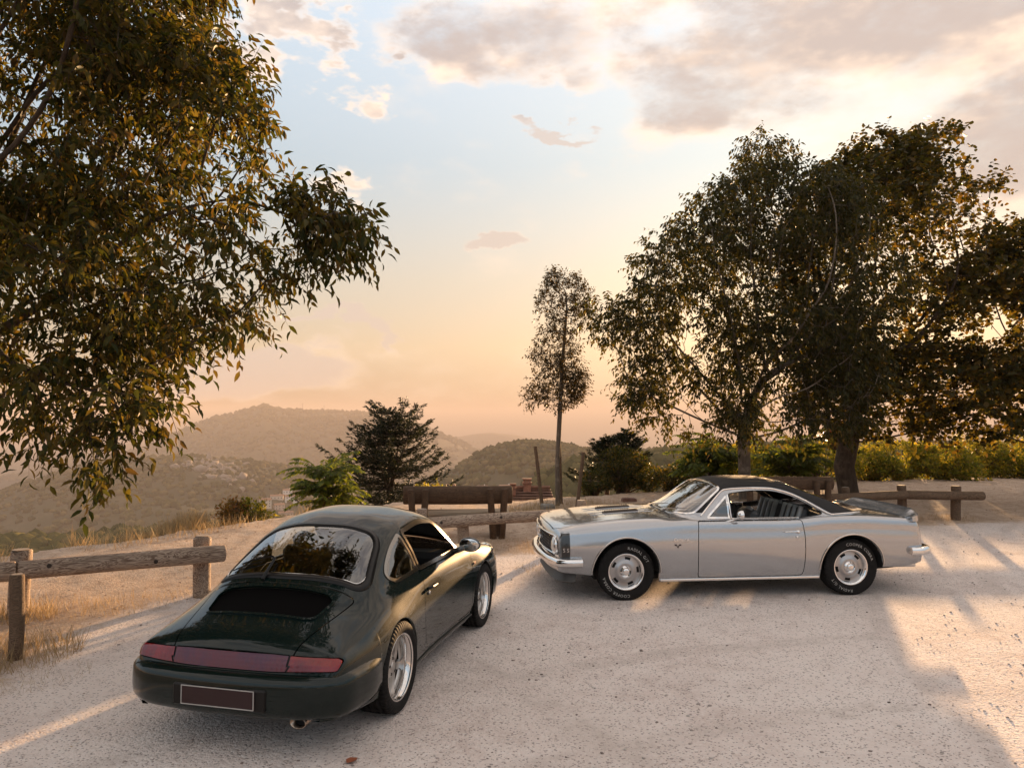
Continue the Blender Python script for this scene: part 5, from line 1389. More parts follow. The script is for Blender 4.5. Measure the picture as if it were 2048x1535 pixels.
tree('lime_tree', 'tall round crowned tree with brown and orange leaves and thick leaning dark trunk', (8.25, 18.3, 0),
     [E_(1760, 560, 18.3, 210, 260, 2.6), E_(1850, 400, 18.3, 150, 130, 1.8), E_(1760, 330, 18.3, 90, 60, 1.0, 2), E_(1880, 310, 18.3, 60, 60, .8, 2), E_(1960, 620, 18.0, 120, 190, 1.8), E_(1850, 780, 17.8, 200, 85, 1.9), E_(1680, 800, 17.8, 90, 70, 1.0), E_(1930, 840, 17.6, 130, 45, 1.4), E_(1760, 845, 17.6, 80, 40, 1.0)],
     31, BARK_DARK, LM_LIME, n_att=3600, step=.25, dk=.32, rmax=.24, trunk=[(8.1, 18.3, .9), (8.4, 18.35, 2.2)], twigs=3, count=7, tlen=.42, size=.115, droop=.55, level=4, fill=2000, ck=1.2, keep=.66, tmpl=LEAF_ROUND, up=.35)
tree('lime_tree', 'rightmost tree, its dark crown cut off by the edge of the picture', (12.7, 17.2, 0),
     [E_(2080, 600, 17.2, 150, 160, 1.9), E_(2060, 760, 17.0, 140, 100, 1.6), E_(2200, 620, 17.2, 200, 220, 2.2), E_(1990, 830, 16.8, 90, 60, .9, 2), E_(2040, 860, 16.6, 70, 40, .7, 2), E_(2040, 480, 17.2, 60, 60, .8, 2)],
     37, BARK_DARK, LM_LIME, n_att=2000, step=.25, dk=.32, rmax=.2, trunk=[(12.8, 17.2, 1.9)], twigs=3, count=7, tlen=.42, size=.120, droop=.55, level=4, fill=700, ck=1.3, keep=.50, tmpl=LEAF_ROUND, up=.3)
yt = tree('young_tree', 'slender young tree with narrow crown between three leaning stakes', (1.06, 17.4, 0),
     [E_(1115, 770, 17.4, 55, 50, .55, 1), E_(1110, 700, 17.4, 50, 45, .5), E_(1130, 640, 17.4, 40, 60, .45), E_(1100, 610, 17.4, 30, 40, .35), E_(1160, 600, 17.4, 22, 40, .3, 2), E_(1138, 555, 17.4, 20, 28, .25, 3), E_(1105, 565, 17.4, 16, 30, .25, 3), E_(1075, 790, 17.4, 35, 22, .3, 3), E_(1150, 760, 17.4, 25, 35, .3, 2)],
     41, BARK_GREY, LM_YOUNG, n_att=900, step=.12, dk=.14, rmax=.055, trunk=[(1.05, 17.4, 1.0), (1.11, 17.4, 2.1), (1.18, 17.4, 3.4), (1.28, 17.4, 4.6)], twigs=3, count=6, tlen=.18, size=.075, droop=.3, level=3, tmpl=LEAF_SMALL, tip=.004, up=.3, fill=800, ck=2.8, keep=.74)
# trees behind the viewpoint, seen as dark shapes in the cars' glass and paint
for i, (bx_, by_, h_, s_) in enumerate(((-8.5, -13, 4.0, 51), (-1.0, -15, 3.2, 52), (8.0, -16, 3.8, 53))):
    tree('nettle_tree', ('leafy tree behind the viewpoint mirrored at the left of the fastback car', 'leafy tree behind the viewpoint mirrored in the middle of the fastback car', 'leafy tree behind the viewpoint mirrored in the silver car')[i], (bx_, by_, 0),
         [(bx_, by_, h_, 2.6, 2.4, 2.2), (bx_+1.2, by_, h_-1.2, 2.0, 1.8, 1.3), (bx_-1.4, by_+.3, h_-.9, 1.8, 1.6, 1.3)], s_, BARK_DARK, LM_NETTLE2, n_att=700, step=.35, dk=.5, rmax=.2, trunk=[(bx_, by_, 1.7)], twigs=3, count=6, tlen=.5, size=.24, droop=.7, level=3, tmpl=LEAF_SMALL, group=None)
# ------------------------------------------------------------------ log rails and posts
def wood_mat(name, c1, c2, c3, scale=1.0):
    """weathered timber: grain along x, whorls, checks"""
    m, t, out = mat_new(name); b = t.add('ShaderNodeBsdfPrincipled'); t.l.new(b.outputs[0], out.inputs[0])
    v = t.add('ShaderNodeTexCoord').outputs['Object']; oi = t.add('ShaderNodeObjectInfo')
    v = t.vmath('ADD', v, t.vmath('SCALE', oi.outputs['Location'], scale=3.7))
    mp = t.add('ShaderNodeMapping'); t.l.new(v, mp.inputs[0]); mp.inputs['Scale'].default_value = (1.6*scale, 9*scale, 9*scale)
    n = t.noise(mp.outputs[0], 1.2, 4, .55, 1.6); wv = t.math('SINE', t.math('MULTIPLY', n, 60)); wv = t.math('ADD', t.math('MULTIPLY', wv, .5), .5)
    n2 = t.noise(v, 3.5, 5, .6); mp2 = t.add('ShaderNodeMapping'); t.l.new(v, mp2.inputs[0]); mp2.inputs['Scale'].default_value = (3, 60, 60); n3 = t.noise(mp2.outputs[0], 1.0, 4, .7)
    col = t.mix(t.math('MULTIPLY', wv, .95), (*c2, 1), (*c1, 1)); col = t.mix(t.math('MULTIPLY', t.smooth(n2, .5, .7), .5), col, (*c3, 1)); col = t.mix(t.math('MULTIPLY', t.smooth(n3, .58, .75), .6), col, (*[q*.35 for q in c1], 1))
    t.l.new(col, b.inputs['Base Color']); b.inputs['Roughness'].default_value = .8; b.inputs['Specular IOR Level'].default_value = .25
    bn = t.add('ShaderNodeBump'); bn.inputs['Distance'].default_value = .006; t.l.new(t.math('ADD', n3, t.math('MULTIPLY', wv, .3)), bn.inputs['Height']); t.l.new(bn.outputs[0], b.inputs['Normal'])
    return m
W_PALE = wood_mat('pale_log', (.13, .08, .055), (.46, .355, .27), (.38, .285, .21))
W_BROWN = wood_mat('brown_log', (.085, .055, .035), (.17, .11, .07), (.12, .08, .05))
W_BENCH = wood_mat('bench_log', (.055, .033, .020), (.11, .065, .038), (.075, .048, .030))
W_END = pbr('sawn_end', (.34, .27, .21), .85, var=.25, vscale=18, bump=.002, bscale=60)
def log_mesh(L, r, n=22, seg=14, g=None, bow=.01, cham=.018):
    """round timber along x with slightly uneven girth and chamfered ends"""
    g = g or rng; xs = np.concatenate([[0, cham*.35, cham], np.linspace(0, L, seg)[1:-1], [L-cham, L-cham*.35, L]]); a = np.linspace(0, 2*np.pi, n, endpoint=False)
    ph = g.random(6)*6.28; V = []
    for x in xs:
        e = min(x, L-x); rr = r*(1-.14*max(0, 1-e/cham)**2)*(1+.025*np.sin(a*2+ph[0]+x*1.3)+.02*np.sin(a*3+ph[1]-x*2.1)+.012*np.sin(x*5+ph[2]))
        cy_ = bow*math.sin(x/L*math.pi+ph[3]*.2); V.append(np.stack([np.full(n, x), rr*np.cos(a)+cy_, rr*np.sin(a)+.5*bow*math.sin(x*1.7+ph[4])], 1))
    V = np.concatenate(V); k = len(xs); F = [(i*n+j, i*n+(j+1) % n, (i+1)*n+(j+1) % n, (i+1)*n+j) for i in range(k-1) for j in range(n)]+[tuple(range(n-1, -1, -1)), tuple(range((k-1)*n, k*n))]
    return V, F
def knot(parent, x, r, ang, s=.022):
    V, F = lathe([(0, -.002), (s*.55, -.001), (s, .003), (s*1.05, -.006)], 14, axis='z'); V = np.array(V)+np.array([0, 0, r+.001])
    c_, s_ = math.cos(ang), math.sin(ang); V = np.stack([V[:, 0]+x, V[:, 1]*c_-V[:, 2]*s_, V[:, 1]*s_+V[:, 2]*c_], 1)
    obj('bolt_hole', V, F, pbr('bolt_dark', (.03, .02, .015), .8), parent)
def rail(name, label, p0, p1, r, mat, group=None, knots=()):
    p0 = np.array(p0, float); p1 = np.array(p1, float); d = p1-p0; L = np.linalg.norm(d)
    e = empty(name, tuple(p0)); e.rotation_euler = (0, -math.asin(d[2]/L), math.atan2(d[1], d[0])); tag(e, label, 'log rail', group)
    V, F = log_mesh(L, r); lo = obj('log', V, F, mat, e, sharp=50)
    for (x, ang) in knots: knot(e, x, r, ang)
    return e
def post(label, x, y, r, h, mat, group=None, top=True, lean=(0, 0), notch=None):
    z0 = float(ground_z(np.array([x]), np.array([y]))[0])
    e = empty('fence_post', (x, y, z0-.04)); e.rotation_euler = (lean[0], lean[1], random.uniform(0, 6)); tag(e, label, 'post', group)
    V, F = log_mesh(h+.04, r, 18, 6); V = V[:, [1, 2, 0]]
    if notch is not None:     # scooped top that cradles the rail
        m_ = V[:, 2] > h-.05; V[m_, 2] -= .03*np.exp(-((V[m_, 0])/(r*.55))**2)
    obj('shaft', V, F, mat, e, sharp=50)
    if top:
        V, F = lathe([(0, 0), (r*.80, 0)], 18, axis='z'); V = np.array(V); V[:, 2] += h+.0425; 
        if notch is not None: V[:, 2] += .0
        obj('sawn_top', V, F, W_END, e)
    return e
# left rail, from beyond the frame to its cut end behind the dark car
def along(a, b, t): return (a[0]+(b[0]-a[0])*t, a[1]+(b[1]-a[1])*t, a[2]+(b[2]-a[2])*t)
ZR = .52
PL0 = (-5.23, 8.02); PL1 = (-3.69, 8.98)     # posts of the left run
d = np.array([PL1[0]-PL0[0], PL1[1]-PL0[1]]); d /= np.linalg.norm(d); nrm_ = np.array([d[1], -d[0]])*.185
A0 = np.array(PL0)+nrm_; A1 = np.array(PL1)+nrm_
s0 = A0-d*.02; s1 = A1+d*.22
rail('log_rail', 'long pale log rail at left ending with a sawn round end behind the dark car', (*s0, ZR+.02), (*s1, ZR), .098, W_PALE, knots=((.28, 1.2), (1.30, 1.75), (1.86, 1.3)))
q0 = s0-d*1.95; q1 = s0-d*.012
rail('log_rail', 'short stub of pale log rail at the left picture edge butting the long one', (*q0, ZR-.01), (*q1, ZR+.018), .098, W_PALE)
post('round pale post carrying the joint of the two left rails', *PL0, .100, .71, W_PALE, notch=1)
post('round pale post under the sawn end of the left rail', *PL1, .100, .72, W_PALE, notch=1)
pf = at(30, 1310, 6.7)
post('slim dark weathered post standing in golden grass at the left picture edge', -4.38, 6.68, .058, .74, W_BROWN)
# middle rail between the cars
M0 = np.array((-1.95, 11.12)); M1 = np.array((1.5, 12.95)); dm_ = (M1-M0)/np.linalg.norm(M1-M0); nm_ = np.array([dm_[1], -dm_[0]])*.18
mj = M0+dm_*.72
rail('log_rail', 'weathered log rail with dark whorled grain running from the dark car to the silver nose', (*mj, .50), (*M1, .50), .092, W_PALE, knots=((.22, 1.4), (1.25, 1.2)))
rail('log_rail', 'piece of pale log rail hidden behind the dark car roof, left of the whorled one', (*M0, .50), (*(mj-dm_*.012), .50), .092, W_PALE, knots=((.55, 1.4),))
pm_ = mj-nm_
post('short round post with cracked grey top beside the dark car side window', pm_[0], pm_[1], .080, .70, W_PALE)
p2 = M0+dm_*1.42-nm_*.98
post('squat pale post under the whorled rail in front of the log bench', p2[0], p2[1], .095, .50, W_PALE, top=False)
p3 = M1-nm_-dm_*.25
post('pale post behind the silver car nose at the end of the whorled rail', p3[0], p3[1], .085, .66, W_PALE)
# right rail, squared by wear, behind the silver car
zg = 0.0
Rr = [np.array((6.25, 15.05)), np.array((8.05, 15.45)), np.array((9.55, 15.35))]
rail('log_rail', 'brown log rail behind the silver car tail, crossing in front of the thick dark trunk', (Rr[0][0]-.6, Rr[0][1]-.16-.12, .50), (Rr[1][0]-.01, Rr[1][1]-.14, .53), .088, W_BROWN)
rail('log_rail', 'brown log rail with free end farthest right, on two posts', (Rr[1][0]+.01, Rr[1][1]-.14, .53), (Rr[2][0], Rr[2][1]-.14, .53), .088, W_BROWN)
post('brown post half hidden by the silver car roof near the dark trunk', 6.75, 15.2, .078, .68, W_BROWN)
post('brown post at the joint of the two right rails', 8.02, 15.46, .090, .70, W_BROWN)
post('brown post under the free end of the farthest right rail', 9.10, 15.40, .092, .69, W_BROWN)
# low kerb timber and stone blocks near the rim
tag(obj('kerb_log', *log_mesh(2.3, .07), W_BROWN, sharp=50), 'low round timber lying on the ground behind the silver hood', 'log'); kb = bpy.data.objects['kerb_log']; kb.location = (1.9, 17.0, .05); kb.rotation_euler = (0, 0, .2)
def rock(name, label, loc, size, mat, seed, group=None, cat='stone block'):
    g = np.random.default_rng(seed); mb = MB().box((0, 0, size[2]), size, bev=min(size)*.3); V = np.array(mb.v)+g.normal(size=(len(mb.v), 3))*min(size)*.10
    o = obj(name, V, mb.f, mat, sharp=35); o.location = loc; o.rotation_euler = (0, 0, g.random()*.6); tag(o, label, cat, group); return o
STONE = pbr('grey_stone', (.20, .185, .16), .9, var=.4, vscale=9, bump=.01, bscale=30); STONE_R = pbr('red_stone', (.17, .085, .06), .9, var=.4, vscale=9, bump=.01, bscale=30)
rock('stone_block', 'grey stone block at the foot of the left stake of the young tree', (.78, 16.4, 0), (.15, .12, .11), STONE, 3)
rock('stone_block', 'reddish stone block alone on the bare rim beyond the silver hood', (2.85, 18.3, 0), (.17, .12, .07), STONE_R, 4)
# stakes of the young tree
def stake(label, p0, p1, r):
    p0 = np.array(p0, float); p1 = np.array(p1, float); d = p1-p0; L = np.linalg.norm(d); V, F = log_mesh(L, r, 10, 5, bow=.004, cham=.01)
    o = obj('stake', V, F, W_BROWN, sharp=50); o.location = p0; o.rotation_euler = Vector(d).to_track_quat('X', 'Z').to_euler(); tag(o, label, 'stake', None); return o
stake('wooden stake left of the young tree leaning away from it', (.70, 17.1, -.05), (.53, 17.0, 1.45), .042)
stake('wooden stake right of the young tree leaning away from it', (1.46, 17.0, -.05), (1.62, 17.0, 1.32), .042)
stake('wooden stake close behind the young tree trunk', (1.17, 17.75, -.05), (1.13, 17.85, 1.45), .040)
# log bench seen from behind
def log_bench(label, x, y, rz, L, r=.155, zb=.78):
    e = empty('log_bench', (x, y, 0), rz); tag(e, label, 'bench')
    V, F = log_mesh(L, r, 22, 12, bow=.015); V = V-np.array([L/2, 0, 0]); V[:, 2] *= 1.0; V[:, 1] *= .62
    obj('backrest', V+np.array([0, .02, zb]), F, W_BENCH, e, sharp=50)
    mb = MB().box((0, .33, .43), (L/2*.97, .21, .045), bev=.02); obj('seat', mb.mesh(), None, pbr('sunlit_seat_wood', (.34, .26, .18), .75, var=.25, vscale=5, stretch=(.4, 4, 4)), e)  # seat paler than the logs, sunlight put into its colour
    for sx in (-1, 1):
        for k in (-1, 1):
            x_ = sx*L*.36
            V, F = log_mesh(.92, .060, 12, 5, bow=.004); V = V[:, [1, 2, 0]]; V[:, 1] += V[:, 2]*(-.10) + .05; V[:, 0] += x_+k*.095+(V[:, 2]-.4)*.10*k*.6
            obj('support', V+np.array([0, -.06, -.03]), F, W_BENCH, e, sharp=50)
        MB().box((sx*L*.36, .33, .19), (.07, .14, .195), bev=.02).build('leg', W_BENCH, e)
    return e
log_bench('dark log bench seen from behind, its sunlit coloured seat facing the valley', -.93, 12.95, .10, 1.88)
log_bench('dark log bench mostly hidden behind the silver car roof', 5.35, 14.6, .12, 1.9, r=.13, zb=.83)
# dead leaf on the gravel
V, F = place(LEAF_ROUND, np.array([[-1.02, 4.70, .012]]), np.array([[.6, .7, .12]]), np.array([[.1, .2, 1.0]]), np.array([.085])); tag(obj('fallen_leaf', V, F, pbr('dead_leaf', (.26, .075, .03), .7)), 'curled rust red leaf lying on the gravel behind the dark car', 'leaf')
# ------------------------------------------------------------------ shrubs, conifers, grass
def conifer(label, base, top, spread, seed, n_br=70, dens=26, leaders=((0, 0, 1.0),), name='cedar_tree', size=.13, skirt=.25, stem_r=.09):
    """cedar: leaders with tiers of long flat boughs, needles in short tufts along them"""
    g = np.random.default_rng(seed); b0 = np.array(base, float); H_ = top-b0[2]
    root = empty(name, tuple(base)); tag(root, label, 'conifer')
    wood = MB(); pos = []; dr = []
    wood.tube([(0, 0, 0), (.03, 0, H_*.5), (0, .02, H_*.97)], [stem_r, stem_r*.6, .008], 8)
    tips = []
    for (dx, dy, hh) in leaders:
        if dx or dy:
            pts = [(dx*.1, dy*.1, H_*.55), (dx*.6, dy*.6, H_*.75), (dx, dy, H_*hh)]; wood.tube(pts, [.04, .025, .006], 6); tips.append((np.array(pts), H_*hh))
        else: tips.append((np.array([(0, 0, H_*skirt), (0, 0, H_*.6), (0, 0, H_*hh)]), H_*hh))
    for k in range(n_br):
        pts, ht = tips[g.integers(len(tips))] if g.random() < .55 else tips[0]
        t_ = g.random()**.8; z = pts[0, 2]+(ht-pts[0, 2])*t_
        c = np.array([np.interp(z, pts[:, 2], pts[:, i]) for i in range(2)]+[z])
        rel = (ht-z)/(H_*(1-skirt)); L = spread*(.12+.95*min(1, rel)**.8)*(.5+.75*g.random())
        a = g.random()*2*np.pi; d = np.array([math.cos(a), math.sin(a), 0]); rise = .28-.55*rel+g.normal()*.10
        n = max(4, int(L/.12)); s = np.linspace(0, 1, n)
        line = c[None]+d[None]*(L*s)[:, None]; line[:, 2] += L*(rise*s+.22*(s**2)-.10*np.sin(s*3)); line += g.normal(size=line.shape)*.012
        wood.tube(line, np.linspace(.020*min(1, L), .003, n), 4, False)
        m_ = int(dens*L)+6; tt = g.random(m_)**.75; P = np.stack([np.interp(tt, s, line[:, i]) for i in range(3)], 1)
        sd_ = np.cross(d, [0, 0, 1]); sub = sd_[None]*(g.choice([-1, 1], m_)*(.10+.30*g.random(m_))*(1.1-tt)*min(1, L))[:, None]+d[None]*(.10*g.random(m_))[:, None]
        for q in range(5):
            f = (q+.5)/5; pos.append(P+sub*f+g.normal(size=P.shape)*.018); dd = sub/(np.linalg.norm(sub, axis=1)[:, None]+1e-6)*.5+d[None]*.6+unit(m_, g)*.65; dd[:, 2] += .28; dr.append(dd)
    wood.build('trunk', BARK_DARK, root, sharp=None)
    pos = np.concatenate(pos); dr = np.concatenate(dr); V, F = place(LEAF_LANCE, pos, dr, unit(len(pos), g), size*(.6+.7*g.random(len(pos)))); obj('crown', V, F, LM_CEDAR, root)
    return root
def pinnate(label, base, seed, n_fr, flen, height, lm, name='sumac_shrub', spread=1.0, lfl=.16, stems=5):
    """shrub with long feather leaves: paired leaflets on arching stalks"""
    g = np.random.default_rng(seed); root = empty(name, tuple(base)); tag(root, label, 'shrub'); wood = MB(); pos = []; dr = []; nm = []
    st = []
    for k in range(stems):
        a = g.random()*6.28; rr = spread*g.random()**.6*.7; h_ = height*(.62+.38*g.random())*(1-.35*rr/spread)
        L = np.array([(0, 0, 0), (rr*.4*math.cos(a), rr*.4*math.sin(a), h_*.5), (rr*math.cos(a), rr*math.sin(a), h_)]); wood.tube(L, [.035, .025, .012], 5); st.append(L)
    for k in range(n_fr):
        L = st[k % stems]; t_ = .35+.65*g.random()**.6; c = np.array([np.interp(t_, [0, .5, 1], L[:, i]) for i in range(3)])
        a = g.random()*6.28; d = np.array([math.cos(a), math.sin(a), 0]); fl = flen*(.7+.5*g.random()); s = np.linspace(0, 1, 9); up_ = .35+.75*t_*g.random()
        line = c+d[None]*(fl*s)[:, None]; line[:, 2] += fl*(up_*s-.55*s**2)
        wood.tube(line, np.linspace(.008, .002, 9), 3, False)
        side = np.array([-d[1], d[0], 0])
        for i in range(16):
            u_ = .12+.88*i/15; p = np.array([np.interp(u_, s, line[:, j]) for j in range(3)])
            for q in (-1, 1):
                pos.append(p); v = side*q*.9+d*.45; v[2] -= .35+.25*g.random(); dr.append(v); nm.append((g.normal()*.3, g.normal()*.3, 1.0))
    wood.build('stems', BARK_DARK, root, sharp=None)
    V, F = place(LEAF_SMALL, np.array(pos), np.array(dr), np.array(nm), lfl*(.7+.5*g.random(len(pos)))); obj('foliage', V, F, lm, root)
    return root
def bush(label, base, ells, seed, lm, n=5200, size=.075, name='bush', group=None, tmpl=LEAF_SMALL, cat='bush'):
    """rounded shrub: leaves through lumpy clumps, denser outwards, on a few stems"""
    g = np.random.default_rng(seed); b0 = np.array(base, float); root = empty(name, tuple(base)); tag(root, label, cat, group)
    wood = MB(); cl = in_ellipsoids([(*e[:3], e[3]*.85, e[4]*.85, e[5]*.85) for e in ells], 60+n//120, g, .6)
    for c in cl[:26]: wood.tube([(g.normal()*.05, g.normal()*.05, -.1), (c-b0)*np.array([.5, .5, .6]), c-b0], [.03, .02, .006], 4)
    k = g.integers(len(cl), size=n); P = cl[k]+g.normal(size=(n, 3))*np.array([.20, .20, .16])*(np.mean([e[3] for e in ells])*.42+.10)
    cen = np.mean([e[:3] for e in ells], 0); o = P-cen; o /= np.linalg.norm(o, axis=1)[:, None]+1e-9
    d = o*.5+unit(n, g)*.9; d[:, 2] += .1
    wood.build('stems', BARK_DARK, root, sharp=None)
    V, F = place(tmpl, P-b0, d, unit(n, g)+o*.6, size*(.6+.8*g.random(n))); obj('foliage', V, F, lm, root)
    return root
def B_(px, py, d, rx, ry, rd):
    p = at(px, py, d); k = d/FPX; return (p.x, p.y, p.z, rx*k, rd, ry*k)
def foot(px, d):
    p = at(px, 900, d); return (p.x, p.y, float(ground_z(np.array([p.x]), np.array([p.y]))[0]))
# conifers
p = at(775, 1000, 26); conifer('dark spreading cedar with several leaders beyond the rim behind the dark car', (p.x, p.y, foot(775, 26)[2]-.2), at(800, 806, 26).z, 3.5, 61, n_br=250, dens=24, leaders=((0, 0, .97), (.55, 0, 1.0), (-.55, .2, .86), (.9, -.2, .9)), size=.115, skirt=.22)
p = at(1213, 960, 22); conifer('small sparse cedar tip poking out of the shrubs, left of the pair', (p.x, p.y, foot(1213, 22)[2]), at(1208, 879, 22).z, 1.0, 62, n_br=95, dens=30, size=.10, skirt=.45)
p = at(1255, 960, 22.5); conifer('small sparse cedar tip with two spikes, right of the pair', (p.x, p.y, foot(1255, 22.5)[2]), at(1253, 862, 22.5).z, 1.0, 63, n_br=95, dens=30, leaders=((0, 0, 1.0), (-.22, 0, .95)), size=.10, skirt=.45)
# feathery shrubs
f_ = foot(648, 18.5); pinnate('bright green shrub with feather leaves left of the cedar', (at(650, 1000, 18.5).x, 18.5, f_[2]), 71, 95, .78, at(650, 900, 18.5).z-f_[2], LM_SUMAC, spread=.70, stems=7)
f_ = foot(1415, 20); pinnate('feather leaved shrub left of the pale slim trunk', (at(1420, 1000, 20).x, 20, f_[2]), 72, 120, .85, at(1420, 862, 20).z-f_[2], LM_SUMAC, spread=1.0, stems=8)
f_ = foot(1580, 21); pinnate('feather leaved shrub right of the pale slim trunk', (at(1585, 1000, 21).x, 21, f_[2]), 73, 140, .9, at(1580, 865, 21).z-f_[2], LM_SUMAC, spread=1.2, stems=9)
# low shrubs on the rim
bush('reddish shrub on the rim left of the dark car roof', foot(468, 15.6), [B_(465, 1035, 15.6, 38, 42, .4)], 81, leaf_mat('rusty_leaf', [(.06, .05, .015), (.12, .07, .02), (.16, .07, .03)], .45), n=1500, size=.07)
bush('yellow green shrub on the rim close to the dark car roof', foot(515, 15.9), [B_(505, 1030, 15.9, 34, 42, .4), B_(530, 1045, 15.9, 25, 25, .4)], 82, LM_BUSH, n=2000, size=.07)
bush('dense dark shrub with yellow tips below the pair of cedar tips', foot(1240, 21), [B_(1240, 936, 21, 58, 46, .9), B_(1290, 955, 21, 45, 32, .8)], 83, LM_DARKBUSH, n=7500, size=.075)
bush('low dark shrub left of the one below the cedar tips', foot(1185, 20.5), [B_(1190, 965, 20.5, 35, 25, .6), B_(1170, 980, 20.3, 22, 14, .4)], 84, LM_DARKBUSH, n=2400, size=.07)
bush('low dark shrub close to the silver car windshield', foot(1335, 21.5), [B_(1330, 958, 21.5, 40, 24, .7), B_(1375, 945, 21.5, 40, 35, .7)], 85, LM_DARKBUSH, n=3600, size=.075)
bush('yellowish shrub between the cedar and the bench', foot(868, 20), [B_(865, 985, 20, 40, 18, .5)], 86, LM_BUSH, n=1400, size=.07)
bush('small russet bush beside the thick dark trunk', foot(1688, 20), [B_(1685, 868, 20, 28, 30, .35)], 87, leaf_mat('russet_leaf', [(.05, .02, .01), (.10, .035, .015), (.14, .06, .02)], .4), n=1100, size=.085, tmpl=LEAF_ROUND)
ordn = ['first', 'second', 'third', 'fourth', 'fifth', 'sixth', 'seventh', 'eighth', 'ninth']
for i, (px, top_, w_, d_) in enumerate([(1475, 880, 85, 24), (1640, 862, 80, 24.5), (1735, 892, 75, 25), (1800, 868, 80, 25.5), (1880, 880, 85, 25), (1955, 862, 80, 26), (2030, 880, 85, 25.5), (2110, 860, 90, 26), (2210, 870, 100, 26)]):
    f_ = foot(px, d_); yb = 958
    bush('yellow green bush of the back hedge, %s from the left' % ordn[i], f_, [B_(px, (top_+yb)/2+6, d_, w_, (yb-top_)/2, 1.1), B_(px+w_*.6, (top_+yb)/2+16, d_-.7, w_*.55, (yb-top_)*.36, .9), B_(px-w_*.5, top_+34, d_+.3, w_*.45, 30, .8)], 90+i, LM_BUSH, n=5000, size=.12, group=None, name='hedge_bush', tmpl=LEAF_LANCE if i % 2 else LEAF_SMALL)
# dry grass: blades in tufts, one mass
g = np.random.default_rng(5)
def blades(P, h, lean, g):
    n = len(P); d = np.zeros((n, 3)); d[:, :2] = g.normal(size=(n, 2))*lean; d[:, 2] = 1.0
    nn = unit(n, g); nn[:, 2] *= .2
    T = (np.array([(-.012, 0, 0), (.012, 0, 0), (-.008, .55, .06), (.008, .55, .06), (0, 1.0, .22)]), np.array([(0, 1, 3), (0, 3, 2), (2, 3, 4)]))
    return place(T, P, d, nn, h)
Ps = []; hs = []
def tuft(x, y, r, n, h):
    a = g.random(n)*6.28; q = r*np.sqrt(g.random(n)); X = x+q*np.cos(a); Y = y+q*np.sin(a)
    Ps.append(np.stack([X, Y, ground_z(X, Y)-.01], 1)); hs.append(h*(.4+.9*g.random(n)))
for (x, y, r, n, h) in [(-4.45, 6.75, .55, 900, .20), (-4.9, 6.4, .6, 700, .15), (-4.0, 6.2, .5, 350, .10), (-5.2, 8.0, .35, 500, .20), (-4.75, 8.3, .45, 350, .14), (-4.3, 8.55, .5, 300, .12), (-3.75, 8.95, .3, 200, .10),
                        (-.1, 12.4, .5, 300, .12), (.45, 11.9, .4, 260, .10), (.4, 10.4, .35, 320, .10), (8.0, 15.5, .5, 400, .12), (9.1, 15.5, .5, 400, .12), (6.7, 15.2, .5, 300, .14), (8.2, 18.2, .5, 400, .2), (.4, 16.2, .7, 900, .20), (1.3, 17.2, .9, 900, .18), (2.0, 17.6, .7, 500, .15)]:
    tuft(x, y, r, n, h)
n = 42000     # thin scatter over the bare ground
X = g.uniform(-11, 16, n); Y = g.uniform(5, 27, n); ldv = lot_dist(X, Y); rr_ = np.hypot(X, Y); ok = (ldv > .1) & (rr_ < edge_r(np.arctan2(X, Y))+.6) & (fbm(X*.8, Y*.8, 3)+g.normal(size=n)*.25 > .08)
X, Y = X[ok], Y[ok]; Ps.append(np.stack([X, Y, ground_z(X, Y)-.005], 1)); hs.append(.035+.08*g.random(len(X))**2)
az_ = g.uniform(R(-38), R(-15), 2600); rr_ = edge_r(az_)-g.random(2600)*1.2+.3; X = rr_*np.sin(az_); Y = rr_*np.cos(az_)
ok = fbm(az_*30, az_*0, 2)+g.normal(size=2600)*.3 > -.1; X, Y = X[ok], Y[ok]; Ps.append(np.stack([X, Y, ground_z(X, Y)-.02], 1)); hs.append(.08+.26*g.random(len(X))**1.5)
for px_, h_ in ((45, .42), (60, .35), (140, .38), (165, .5), (205, .36), (255, .40)): tuft(at(px_, 900, 13.6).x, 13.6, .22, 70, h_)
for k in range(60): 
    px_ = g.uniform(285, 398); tuft(at(px_, 900, 14.2).x, 14.2+g.normal()*.3, .16, 60, .34*(.6+.5*(px_-285)/110))
P = np.concatenate(Ps); h_ = np.concatenate(hs); V, F = blades(P, h_, .35, g); tag(obj('dry_grass', V, F, LM_DRY), 'dry golden grass growing along rails and rim', 'grass', kind='stuff')
# straw and dead leaves lying on the bare ground, one mass
n = 11000; X = g.uniform(-11, 16, n); Y = g.uniform(4.5, 27, n); ldv = lot_dist(X, Y); ok = ((ldv > -.1) | ((ldv > -1.2) & (g.random(n) < .10))) & (np.hypot(X, Y) < edge_r(np.arctan2(X, Y))) & (fbm(X*.6+4, Y*.6, 3)+g.normal(size=n)*.3 > -.05)
X, Y = X[ok], Y[ok]; n = len(X); d_ = unit(n, g); d_[:, 2] *= .12; nn_ = unit(n, g)*.35; nn_[:, 2] = 1
V, F = place(LEAF_SMALL, np.stack([X, Y, ground_z(X, Y)+.008], 1), d_, nn_, .03+.045*g.random(n))
tag(obj('leaf_litter', V, F, leaf_mat('litter_leaf', [(.07, .035, .018), (.15, .08, .04), (.26, .16, .08), (.36, .26, .15)], .15)), 'straw and dead leaves littering the bare ground', 'litter', kind='stuff')
